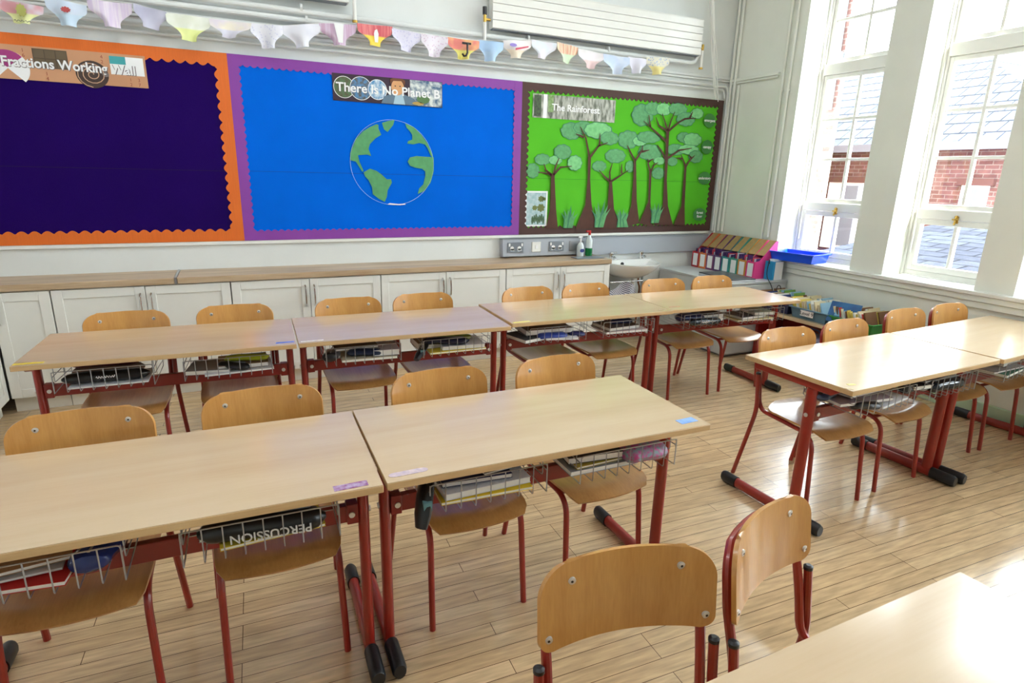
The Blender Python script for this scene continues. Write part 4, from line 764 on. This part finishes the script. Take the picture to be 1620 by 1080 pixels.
# ================================================================ TABLES
TL, TW, TH, PY, PX = 1.10, .543, .700, .192, .028
def make_table(lab):
    t = thing('classroom_table', lab, 'table')
    MB().box(0, TL, 0, TW, TH-.0225, TH-.0015).build('table_top', M['edge'], t, bevel=.002)
    o = MB().box(.001, TL-.001, .001, TW-.001, TH-.0014, TH).build('laminate', M['top'], t, smooth=False)
    for sx in (0, 1):
        x = PX if sx == 0 else TL-PX
        # oval post, flattened across the table's length
        b = MB(); n = 16; V = []
        for z in (.03, .645): V += [(x+.0165*math.cos(2*PI*k/n), PY+.026*math.sin(2*PI*k/n), z) for k in range(n)]
        b.add(V, [(k, (k+1) % n, n+(k+1) % n, n+k) for k in range(n)]+[tuple(reversed(range(n))), tuple(range(n, 2*n))])
        leg = b.build('leg', M['red'], t)
        pass
        f = MB(); V = []
        for y in (.10, .56): V += [(x+.0185*math.cos(2*PI*k/n), y, .030+.026*math.sin(2*PI*k/n)) for k in range(n)]
        f.add(V, [(k, n+k, n+(k+1) % n, (k+1) % n) for k in range(n)]+[tuple(range(n)), tuple(reversed(range(n, 2*n)))])
        fo = f.build('foot_bar', M['red'], t)
        for (ya, yb) in ((.045, .165), (.515, .605)):
            c = MB(); V = []; ys = [ya, ya+.012, yb] if ya < .3 else [ya, yb-.012, yb]
            for y in ys:
                s = .82 if y in (.045, .605) else 1
                V += [(x+.023*s*math.cos(2*PI*k/n), y, .0305+.030*s*math.sin(2*PI*k/n)*(1)) for k in range(n)]
            c.add(V, [(j*n+k, (j+1)*n+k, (j+1)*n+(k+1) % n, j*n+(k+1) % n) for j in range(2) for k in range(n)]+[tuple(range(n)), tuple(reversed(range(2*n, 3*n)))])
            co = c.build('end_cap', M['black'], t); co.parent = fo
        r = MB(); xa, xb = x-.014, x+.014; r.hexa([(xa, .10, .645), (xb, .10, .645), (xb, .49, .645), (xa, .49, .645)], [(xa, .055, .6765), (xb, .055, .6765), (xb, .50, .6765), (xa, .50, .6765)])
        r.build('side_rail', M['red'], t, bevel=.003)
    b = MB(); b.box(PX+.016, TL-PX-.016, PY-.012, PY+.012, .497, .552); b.box(PX+.016, PX+.05, PY-.018, PY+.018, .492, .557); b.box(TL-PX-.05, TL-PX-.016, PY-.018, PY+.018, .492, .557)
    b.build('cross_bar', M['redd'], t, bevel=.003)
    for x in (PX+.036, TL-PX-.036): MB().cyl((x, PY-.023, .525), (x, PY-.0185, .525), .009, 12).build('bolt', M['zinc'], t)
    for x, d in ((PX, -1), (TL-PX, 1)): MB().cyl((x+d*.0165, PY, .525), (x+d*.021, PY, .525), .009, 12).build('bolt', M['zinc'], t)
    for (xa, xb) in ((.125, .495), (.615, .985)):
        b = MB(); zt, zb, yf, yb = .652, .558, .028, .30; W = .0018
        b.tube(arc_path([(xa, yf+.03, .674), (xa, yf+.03, .60), (xa, yb, .59)], .01), W, 5)
        b.tube(arc_path([(xb, yf+.03, .674), (xb, yf+.03, .60), (xb, yb, .59)], .01), W, 5)
        b.tube(arc_path([(xa, yf, zb), (xa, yf, zt), (xb, yf, zt), (xb, yf, zb)], .01), W*1.25, 6)
        n = 8
        for k in range(n+1):
            x = xa+(xb-xa)*k/n; b.tube(arc_path([(x, yf, zt), (x, yf, zb), (x, yb, zb+.006), (x, yb+.004, .615)], .008, 3), W, 5)
        b.tube([(xa, yb+.004, .615), (xb, yb+.004, .615)], W*1.2, 5); b.tube([(xa, (yf+yb)/2, zb+.001), (xb, (yf+yb)/2, zb+.001)], W, 5)
        for k in range(4):                      # wavy hanger wire at the back
            xc = xa+(xb-xa)*(k+.5)/4; b.tube([(xc-.04, yb+.004, .615), (xc-.028, yb-.01, .645), (xc, yb-.02, .662), (xc+.028, yb-.01, .645), (xc+.04, yb+.004, .615)], W, 5)
        for x in (xa, xb): b.tube([(x, yf, .63), (x, yb, .63)], W, 5); b.tube([(x, yb+.004, .615), (x, yb+.004, .675)], W, 5)
        b.build('wire_basket', M['steel'], t)
    return t
TAB = {
 'A': (-.8016, -3.264, -.0245, 'light beech table with a purple name strip at its inner front corner'),
 'B': (.3081, -3.2874, -.0151, 'light beech table with a pale pink strip at one corner, blue at another'),
 'T1': (-.8783, -1.7805, -.0406, 'beech table in front of the cupboards with a yellow number strip at its outer corner'),
 'T2': (.2312, -1.8185, -.0321, 'second table of the cupboard row, narrow white strip at its corner'),
 'T3': (1.3589, -1.8037, -.0244, 'third table along the row before the cupboards, faded yellow strip at its corner'),
 'T4': (2.4599, -1.8198, -.0325, 'last table of the cupboard row near the book trays, red scribble at its corner'),
 'R1': (2.1757, -3.2661, .0349, 'sunlit table near the window with its open red end frame in full view'),
 'R2': (3.2936, -3.2346, .0628, 'table pushed up to the window wall, end of the sunlit pair'),
 'C': (.2552, -4.675, .0098, 'beech table cropped at the bottom edge behind two front chairs')}
first = None; TO = {}
for k, (x, y, a, lab) in TAB.items():
    if first is None: first = make_table(lab); first.location = (x, y, 0); first.rotation_euler = (0, 0, a); first['group'] = 'classroom tables'; TO[k] = first
    else: TO[k] = dup(first, (x, y, 0), a, lab, 'classroom tables')
for ch in TO['C'].children:      # this table's end frame sits further in
    if ch.name.split('.')[0] in ('leg', 'foot_bar', 'side_rail') and ch.data.vertices[0].co.x > .8: ch.location.x -= .09
def strip(tk, x, y, L_, W_, m, rz=0, lab=None, th=.0008, name='name_strip'):
    b = MB(); b.box(x, x+L_, y, y+W_, TH+.0002, TH+.0002+th, math.radians(rz)); o = b.build(name, m, TO[tk], smooth=False)
    if lab: o['label'] = lab
    return o
gl_ = lambda n, c, c2, s=60: mat(n, srgb(*c), .35, col2=srgb(*c2), vscale=s)
strip('A', .975, .012, .088, .028, gl_('strip_purple', (140, 70, 130), (190, 170, 200)), 2, 'glittery purple name strip')
b = MB(); o = b.flatprism([(.012+.028+.0*k, 0) for k in ()] or [(.03+.018*math.cos(PI/2+PI*k/8), .038+.012*math.sin(PI/2+PI*k/8)) for k in range(9)]+[(.105+.018*math.cos(-PI/2+PI*k/8), .040+.012*math.sin(-PI/2+PI*k/8)) for k in range(9)], TH+.0002, TH+.0012).build('name_strip', gl_('strip_pink', (226, 206, 204), (190, 170, 190)), TO['B'], smooth=False); o['label'] = 'pale rounded glitter name strip'
strip('B', 1.005, .035, .072, .035, gl_('strip_blue', (120, 160, 226), (150, 184, 236)), 3, 'light blue name strip')
strip('T1', .004, .018, .105, .022, gl_('strip_yellow', (232, 206, 40), (206, 176, 60), 140), 0, 'yellow number strip')
strip('T1', 1.01, .035, .082, .022, gl_('strip_blue2', (84, 112, 200), (120, 140, 210)), 2, 'blue strip at the inner corner')
strip('T2', .012, .022, .105, .012, gl_('strip_white', (244, 238, 226), (220, 200, 180)), 2, 'narrow white strip')
strip('T3', .012, .012, .105, .018, gl_('strip_yellow2', (236, 224, 120), (230, 214, 90)), 2, 'faded yellow strip')
strip('T3', 1.02, .04, .065, .014, gl_('strip_brown', (160, 116, 90), (130, 90, 70)), 8, 'brown worn strip')
strip('T4', .035, .075, .085, .008, gl_('strip_red', (206, 110, 80), (180, 80, 60)), -2, 'thin red strip')
strip('R1', .055, .05, .035, .016, gl_('strip_y3', (226, 196, 60), (236, 220, 130)), -14, 'torn yellow label scrap'); strip('R1', .004, .022, .028, .014, gl_('strip_y4', (200, 170, 110), (170, 130, 80)), -50, 'torn brown label scrap')

# ================================================================ CHAIRS
def make_chair(lab):
    t = thing('school_chair', lab, 'chair')
    # seat: pressed ply, rounded at the back, rolled down at the front
    R = 16; K = 12; g = []
    for j in range(R+1):
        v = j/R; y = -.462+.385*v
        hw = .172+.010*math.sin(v*PI)
        if v > .72: hw = .180*math.sqrt(max(0, 1-((v-.72)/.30)**2))+.004
        if v < .10: hw -= .020*((.10-v)/.10)**2
        row = []
        for k in range(K+1):
            u = 2*k/K-1; dz = -.012*(1-u*u)*math.sin(min(v*1.2, 1)*PI) - (.026*((.16-v)/.16)**2 if v < .16 else 0) + (.010*((v-.85)/.15)**2 if v > .85 else 0)
            yy = y-.018*(1-u*u)*(1-v)**3
            row.append((u*hw, yy, .405+dz))
        g.append(row)
    MB().sheet(g, .009).build('seat', M['seat'], t, angle=50)
    # backrest: pressed ply, hollow towards the sitter
    hw0, z0, z1, r1, r0 = .190, .603, .776, .060, .030
    g = []; zs = [z0+(z1-z0)*(.5-.5*math.cos(PI*j/34)) for j in range(35)]
    yb = lambda x, z: -.052+.13*(z-.6)+.036*(1-(x/.186)**2)
    for z in zs:
        d1 = max(0, z-(z1-r1)); d0 = max(0, (z0+r0)-z); w_ = hw0
        if d1 > 0: w_ = hw0-r1*1.05+r1*1.05*math.sqrt(max(0, 1-(d1/r1)**2))
        if d0 > 0: w_ = hw0-r0+r0*math.sqrt(max(0, 1-(d0/r0)**2))
        row = []
        for k in range(21):
            u = 2*k/20-1; x = u*w_; zz = z+.004*(1-u*u)*(z-z0)/(z1-z0); row.append((x, yb(x, z)-.005, zz))
        g.append(row)
    br = MB().sheet(g, .010).build('backrest', M['ply'], t, angle=50)
    for sx in (-1, 1):
        for (x, z) in ((.170, .632), (.118, .737)):
            y = yb(x, z)-.010; c = MB(); c.tube([(sx*x, y+.003, z), (sx*x, y-.0022, z-.0003), (sx*x, y-.0035, z-.0004)], [.0085, .0085, .0055], 14); o = c.build('rivet', M['zinc'], t); o.parent = br
            c = MB().cyl((sx*x, y-.0036, z), (sx*x, y-.0042, z), .0028, 8).build('rivet_hole', M['black'], t); c.parent = br
    # back loop: up from the seat bend, over behind the backrest and down again
    r = .0108
    loopL = [(-.168, -.150, .384), (-.168, -.098, .420), (-.168, -.075, .55), (-.170, yb(.17, .63)+.012, .63), (-.168, yb(.168, .70)+.013, .70)]
    topz = .742; tops = []
    for k in range(9):
        a = PI-(PI*k/8); x = .118*math.cos(a); tops.append((x, yb(x, topz)+.015, topz))
    pts = arc_path([(-.166, -.20, .382), (-.167, -.078, .386), (-.168, -.056, .52), (-.170, yb(.17, .63)+.012, .63), (-.168, yb(.168, .715)+.014, .725), (-.118, yb(.118, .745)+.016, .748)], [.05, .05, .02, .03])
    mid = [(x, yb(x, .745)+.016, .748) for x in (-.07, -.02, .02, .07)]
    right = [(-p.x, p.y, p.z) for p in reversed(pts)]
    MB().tube(list(pts)+mid+right, r, 10).build('back_frame', M['red'], t)
    for sx in (-1, 1):
        fl = arc_path([(sx*.173, -.437, .0), (sx*.166, -.405, .375), (sx*.166, -.195, .382)], .075, 8)
        MB().tube(fl, r, 10).build('leg', M['red'], t)
        rl = arc_path([(sx*.207, .0, .0), (sx*.190, -.084, .385), (sx*.190, -.062, .572)], .06, 6)
        lo = MB().tube(rl, r, 10).build('leg', M['red'], t)
        cp = MB(); p = rl[-1]; cp.tube([p+Vector((0, 0, -.002)), p+Vector((0, .0003, .006)), p+Vector((0, .0004, .010))], [.0118, .0118, .006], 12); co = cp.build('leg_cap', M['black'], t); co.parent = lo
    MB().cyl((-.160, -.36, .376), (.160, -.36, .376), .009, 8).build('stretcher', M['redd'], t)
    MB().cyl((-.160, -.14, .378), (.160, -.14, .378), .009, 8).build('stretcher', M['redd'], t)
    return t
CH = [  # x of the back, y of the rear feet, turn, label
 (-0.47, -2.63, -1, 'chair tucked behind the purple-strip table, nearer the side cupboards'),
 (0.038, -2.62, 0, 'chair tucked behind the purple-strip table, beside the table joint'),
 (0.655, -2.64, 1, 'chair behind the blue-strip table, with darker vertical veneer band'),
 (1.15, -2.645, 3, 'chair behind the blue-strip table, nearer the open aisle'),
 (-0.535, -1.19, -1, 'cupboard-side chair behind the yellow number strip table, nearer the corner'),
 (-0.032, -1.19, -2, 'cupboard-side chair behind the first table, beside the joint'),
 (0.57, -1.19, 0, 'chair behind the second cupboard-row table, nearer its first end'),
 (1.02, -1.19, 0, 'chair behind the second cupboard-row table, nearer the third table'),
 (1.73, -1.2, 2, 'chair behind the third cupboard-row table, nearer the second table'),
 (2.18, -1.2, 0, 'chair behind the third cupboard-row table, nearer the basin'),
 (2.852, -1.2, -3, 'chair behind the last cupboard-row table, in front of the basin cloth'),
 (3.318, -1.2, -3, 'chair behind the last cupboard-row table, in front of the grey cabinet'),
 (2.5, -2.625, -2, 'chair behind the sunlit table at its open end'),
 (2.965, -2.6, 3, 'chair behind the sunlit table with its tube frame side showing, by the red bench side'),
 (3.585, -2.53, 2, 'chair behind the window table in front of the green tray'),
 (4.026, -2.525, 2, 'chair behind the window table closest to the window wall'),
 (0.657, -3.862, -11.2, 'large foreground chair turned to face the camera squarely, in front of the cropped table'),
 (1.022, -3.868, 18, 'foreground chair turned sideways with its red loop frame visible')]
CH = [(a, b, c, d.replace('large foreground chair', 'largest chair in view').replace('foreground chair', 'chair beside the largest one')) for a, b, c, d in CH]
c0 = make_chair(CH[0][3])
for i, (x, y, a, lab) in enumerate(CH):
    if i == 0: c0.location = (x, y, 0); c0.rotation_euler = (0, 0, math.radians(a)); c0['group'] = 'red-framed school chairs'
    else: dup(c0, (x, y, 0), math.radians(a), lab, 'red-framed school chairs')

# ================================================================ WHAT LIES IN THE WIRE BASKETS
WH = {'A': 'purple-strip table', 'B': 'blue-strip table', 'T1': 'first cupboard-row table', 'T2': 'second cupboard-row table', 'T3': 'third cupboard-row table', 'T4': 'last cupboard-row table', 'R1': 'sunlit table', 'R2': 'window table'}
def place(tk, x, y, z, rz):
    tx, ty, a, _ = TAB[tk]; dx, dy = rot2(x, y, a); return (tx+dx, ty+dy, z), a+math.radians(rz)
BK = {1: .125, 2: .615}
SIDE = {1: 'first', 2: 'second'}
def slab(tk, bk, x, y, z, L_, W_, T_, rz, cn, c, what='exercise_book', pages=True, tilt=0):
    loc, a = place(tk, BK[bk]+x, y, z, rz); t = thing(what, '%s %s in the %s wire basket of the %s' % (cn, what.replace('_', ' '), SIDE[bk], WH[tk]), what.replace('_', ' '), loc, a, 'basket contents')
    if pages and T_ > .004:
        MB().box(-L_/2+.002, L_/2-.002, -W_/2+.002, W_/2-.002, .001, T_-.001).build('pages', M['paper'], t, smooth=False)
        b = MB(); b.box(-L_/2, L_/2, -W_/2, W_/2, 0, .001); b.box(-L_/2, L_/2, -W_/2, W_/2, T_-.001, T_); b.box(-L_/2, L_/2, W_/2-.0015, W_/2, .001, T_-.001); b.build('cover', colour('ex_'+cn.replace(' ', '_'), *c), t, smooth=False)
    else:
        n = 8; g = [[(-L_/2+L_*i/n, -W_/2+W_*j/3, .004*math.sin(i*.9+j)*.4+.002+tilt*(i/n-.5)**2*.05) for i in range(n+1)] for j in range(4)]
        MB().sheet(g, .0012).build('sheet', colour('ex_'+cn.replace(' ', '_'), *c), t)
    if tilt and pages: t.rotation_euler = (math.radians(tilt), 0, a)
    return t
def case(tk, bk, x, y, z, L_, r, rz, cn, c, text=None, flat=.62, shine=.3):
    loc, a = place(tk, BK[bk]+x, y, z, rz); t = thing('pencil_case', '%s pencil case in the %s wire basket of the %s' % (cn, SIDE[bk], WH[tk]), 'pencil case', loc, a, 'basket contents')
    n = 14; pts = []; rad = []
    for k in range(n+1):
        u = k/n; pts.append((-L_/2+L_*u, .004*math.sin(u*7), r*flat+.003*math.sin(u*5))); rad.append(r*(.25+.75*min(1, math.sin(PI*u)*3.2)**.6))
    MB().tube(pts, rad, 14, flat=flat, ref=(0, 1, 0)).build('body', colour('case_'+cn.replace(' ', '_'), *c, shine, bump=.4, bscale=30), t)
    MB().box(-L_*.38, L_*.38, -.003, .003, 2*r*flat-.001, 2*r*flat+.0025).build('zip', M['greydark'], t)
    if text:
        col, s, up = text[1], text[2], text[3]
        lettering(text[0], s, colour('tx_'+col, *{'w': (214, 214, 214), 'g': (150, 150, 150)}[col]), t, (.02, -r-.0065, r*flat-.004), (PI/2, 0, 0) if up else (PI/2, PI, 0), ext=.0006, bold=.0004)
    return t
ZB0 = .5645

M['c_case_pink_and_teal_dotted'] = mat('case_dotted', srgb(196, 66, 146), .4, col2=srgb(120, 160, 170), vscale=90)
def pouch(tk, bk, pts, r, cn, c, flat=.55):
    base, a = place(tk, BK[bk], 0, ZB0-.06, 0); t = thing('pencil_case', '%s pencil case hanging out of the %s wire basket of the %s' % (cn, SIDE[bk], WH[tk]), 'pencil case', base, a, 'basket contents')
    P_ = arc_path(pts, .04, 4); n = len(P_); P_ = [Vector((p[0], p[1], p[2]+.06-ZB0)) for p in P_]
    MB().tube(P_, [r*(.55+.45*min(1, math.sin(PI*(k+.3)/(n-.4))*2.4)) for k in range(n)], 14, flat=flat, ref=(0, 1, 0)).build('body', colour('case_'+cn.replace(' ', '_'), *c, .3, bump=.4, bscale=30), t)
    m_ = P_[n//2]; MB().box(m_.x-.012, m_.x+.012, m_.y-r-.003, m_.y-r*.6, m_.z-.014, m_.z+.014).build('brand_tag', colour('tagteal', 90, 130, 136), t)
    return t
def scribble(t, L_, y, z, amp=.006):
    MB().tube([(-L_/2+L_*k/24, y, z+amp*math.sin(k*1.9)*(1 if k % 5 else .2)) for k in range(25)], .0017, 5).build('white_script', WT, t)
# purple-strip table
slab('A', 1, .11, .16, ZB0, .30, .20, .012, -6, 'bright red', (190, 28, 24), 'folder'); slab('A', 1, .10, .17, ZB0+.016, .26, .18, .006, 4, 'crumpled white', (214, 214, 216), 'worksheet'); slab('A', 1, .13, .17, ZB0+.028, .22, .16, .01, 9, 'kraft brown', (176, 140, 100), 'booklet')
case('A', 1, .305, .13, ZB0, .15, .045, 80, 'dark blue shiny', (24, 44, 110), shine=.15)
slab('A', 2, .20, .17, ZB0, .26, .21, .009, 5, 'yellow-edged', (232, 206, 60), 'folder'); slab('A', 2, .16, .18, ZB0+.011, .25, .18, .008, -3, 'pale grey', (176, 176, 182), 'worksheet')
t_ = case('A', 2, .185, .075, ZB0+.012, .31, .036, -3, 'long black', (20, 20, 22), ('PERCUSSION', 'w', .034, False), .85)
# blue-strip table
pouch('B', 1, [(.02, .12, .655), (-.012, .045, .60), (-.03, .02, .53)], .036, 'black and teal', (14, 16, 18)); slab('B', 1, .19, .16, ZB0, .29, .22, .010, -2, 'yellow', (236, 206, 50), 'folder'); slab('B', 1, .19, .16, ZB0+.013, .28, .20, .02, 2, 'white', (226, 228, 236), 'paper_pad'); slab('B', 1, .17, .17, ZB0+.038, .22, .18, .014, -4, 'navy', (40, 48, 96)); slab('B', 1, .26, .17, ZB0+.055, .17, .15, .008, 8, 'charcoal', (70, 72, 78))
slab('B', 2, .12, .17, ZB0, .26, .20, .016, 0, 'steel grey', (150, 158, 166), 'folder'); slab('B', 2, .13, .17, ZB0+.018, .24, .18, .008, 3, 'mustard', (200, 180, 80)); slab('B', 2, .10, .17, ZB0+.030, .20, .17, .022, -5, 'black speckled', (50, 48, 54)); slab('B', 2, .29, .18, ZB0, .15, .18, .018, 2, 'cream', (214, 204, 180), 'paper_pad')
case('B', 2, .275, .085, ZB0+.004, .17, .050, 6, 'pink and teal dotted', (196, 70, 146), None, .62, .4)
# first cupboard-row table
slab('T1', 1, .19, .15, ZB0, .30, .20, .006, 1, 'white', (222, 222, 224), 'worksheet'); scribble(case('T1', 1, .18, .095, ZB0+.009, .33, .030, 3, 'long black', (22, 24, 28), None, .8, .2), .07, -.0345, .03); case('T1', 1, .17, .20, ZB0+.012, .28, .045, 2, 'brown corduroy', (128, 104, 92), None, .5, .8); case('T1', 1, .16, .20, ZB0+.050, .26, .03, 1, 'maroon zipped', (96, 34, 44), None, .4)
slab('T1', 2, .22, .16, ZB0, .30, .20, .008, 5, 'white', (206, 210, 220), 'worksheet'); slab('T1', 2, .10, .17, ZB0, .19, .18, .02, -8, 'silver grey', (140, 138, 140), 'folder'); slab('T1', 2, .24, .18, ZB0+.012, .22, .18, .02, 3, 'tan', (150, 124, 100), 'folder'); case('T1', 2, .26, .14, ZB0+.034, .20, .026, 2, 'lime green', (170, 186, 40)); case('T1', 2, .20, .10, ZB0+.01, .15, .028, -22, 'crumpled black', (26, 26, 30))
# second cupboard-row table
case('T2', 1, .035, .13, ZB0, .13, .04, 80, 'dark patterned', (34, 36, 44)); slab('T2', 1, .22, .16, ZB0, .28, .21, .012, -2, 'cream', (216, 206, 180), 'paper_pad'); case('T2', 1, .20, .10, ZB0+.015, .18, .030, -4, 'navy', (24, 40, 74)); slab('T2', 1, .31, .15, ZB0+.016, .13, .17, .03, -3, 'lilac grey', (186, 180, 196), 'paper_pad'); slab('T2', 1, .16, .19, ZB0+.045, .22, .14, .012, 2, 'brown', (92, 70, 58))
slab('T2', 2, .20, .16, ZB0, .32, .21, .010, 1, 'yellow-edged', (220, 204, 110), 'folder'); slab('T2', 2, .24, .16, ZB0+.012, .24, .19, .02, -3, 'white', (216, 218, 224), 'paper_pad'); case('T2', 2, .14, .10, ZB0+.036, .26, .025, -8, 'long navy', (20, 26, 62), None, .8, .15); pouch('T2', 2, [(.05, .14, .62), (-.0, .08, .58), (-.035, .05, .545)], .030, 'short black', (22, 26, 34)); case('T2', 2, .22, .2, ZB0+.034, .2, .022, -6, 'olive green', (130, 150, 50)); slab('T2', 2, .08, .2, ZB0+.014, .18, .16, .035, 2, 'kraft', (150, 124, 98), 'folder')
# third cupboard-row table
slab('T3', 1, .16, .18, ZB0+.030, .30, .18, .030, -2, 'brown leather', (120, 92, 74), 'folder'); case('T3', 1, .17, .085, ZB0+.002, .20, .030, 2, 'royal blue', (40, 66, 160)); slab('T3', 1, .24, .14, ZB0, .20, .20, .012, -12, 'white', (226, 228, 236), 'worksheet'); slab('T3', 1, .02, .15, ZB0, .15, .20, .02, 16, 'charcoal', (60, 62, 64), 'folder'); case('T3', 1, .34, .09, ZB0, .1, .026, 2, 'deep blue', (34, 44, 110))
slab('T3', 2, .20, .16, ZB0, .30, .20, .014, -2, 'pale pink', (214, 196, 200), 'magazine'); slab('T3', 2, .18, .17, ZB0+.016, .24, .18, .02, 6, 'grey brown', (116, 104, 100), 'folder'); case('T3', 2, .20, .14, ZB0+.04, .17, .026, 8, 'blue and black', (30, 44, 96))
# last cupboard-row table
case('T4', 1, .12, .12, ZB0+.02, .22, .042, 3, 'navy zipped', (34, 42, 92)); scribble(case('T4', 1, .20, .06, ZB0, .27, .028, 3, 'black tube', (30, 40, 50), None, .85, .2), .12, -.0325, .03); slab('T4', 1, .28, .18, ZB0+.01, .20, .18, .05, 2, 'dark brown', (70, 48, 46), 'folder')
slab('T4', 2, .16, .16, ZB0, .32, .20, .008, -2, 'cream-edged', (226, 206, 150), 'magazine'); slab('T4', 2, .14, .16, ZB0+.010, .24, .18, .018, 6, 'dark patterned', (84, 78, 92), 'magazine'); slab('T4', 2, .25, .15, ZB0+.030, .17, .16, .02, -6, 'pale green', (190, 206, 196), 'magazine')
# sunlit and window tables
slab('R1', 1, .12, .17, ZB0+.020, .30, .20, .014, -8, 'mauve grey', (150, 134, 146), 'folder'); case('R1', 1, .10, .08, ZB0-.005, .14, .030, -14, 'small black', (24, 24, 28)); slab('R1', 1, .27, .15, ZB0, .24, .20, .010, 8, 'white', (236, 234, 240), 'worksheet'); slab('R1', 1, .17, .19, ZB0+.040, .26, .16, .022, 2, 'maroon', (110, 60, 66), 'folder'); case('R1', 1, -.03, .17, ZB0+.03, .14, .028, 20, 'dark denim', (50, 60, 84))
case('R1', 2, .20, .07, ZB0, .27, .032, 2, 'shiny black', (26, 34, 48), None, .9, .12); slab('R1', 2, .18, .18, ZB0+.010, .28, .19, .05, 2, 'dark red', (100, 50, 44), 'folder'); slab('R1', 2, .06, .14, ZB0+.030, .2, .16, .02, -6, 'black', (30, 32, 40), 'folder'); case('R1', 2, -.045, .11, ZB0+.012, .11, .03, 30, 'matt black', (22, 22, 26))
slab('R2', 1, .20, .16, ZB0, .30, .21, .016, 6, 'green and cream', (60, 110, 90)); slab('R2', 1, .16, .17, ZB0+.020, .30, .20, .008, -2, 'pale grey', (196, 200, 208), 'worksheet'); slab('R2', 1, .24, .18, ZB0+.034, .22, .16, .02, 4, 'dark grey', (96, 100, 108), 'folder')
case('R2', 2, .12, .12, ZB0+.01, .2, .03, 4, 'slate blue', (60, 80, 110))

# ================================================================ FILL LAMPS, unseen, added under the ceiling to brighten the room
for i, (x, y, lab) in enumerate(((-.2, -1.6, 'over the cupboard row'), (2.2, -1.6, 'over the basin end'), (-.2, -3.5, 'over the purple-strip table'), (2.2, -3.5, 'over the sunlit table'))):
    t = thing('fill_light', 'long unseen fill light added ' + lab, 'light', (x, y, 3.5))
    MB().box(x-.75, x+.75, y-.07, y+.07, 3.50, 3.56).build('housing', M['white'], t, world=True)
    m = bpy.data.materials.get('fill_diffuser')
    if not m:
        m = mat('fill_diffuser', srgb(250, 250, 250), .5); b = m.node_tree.nodes['Principled BSDF']; b.inputs['Emission Color'].default_value = (.90, .96, 1, 1); b.inputs['Emission Strength'].default_value = 15
    MB().box(x-.74, x+.74, y-.06, y+.06, 3.455, 3.499).build('fill_diffuser', m, t, world=True)
    for dx in (-.6, .6): MB().cyl((x+dx, y, 3.56), (x+dx, y, 3.9), .006, 6).build('rod', M['steel'], t, world=True)
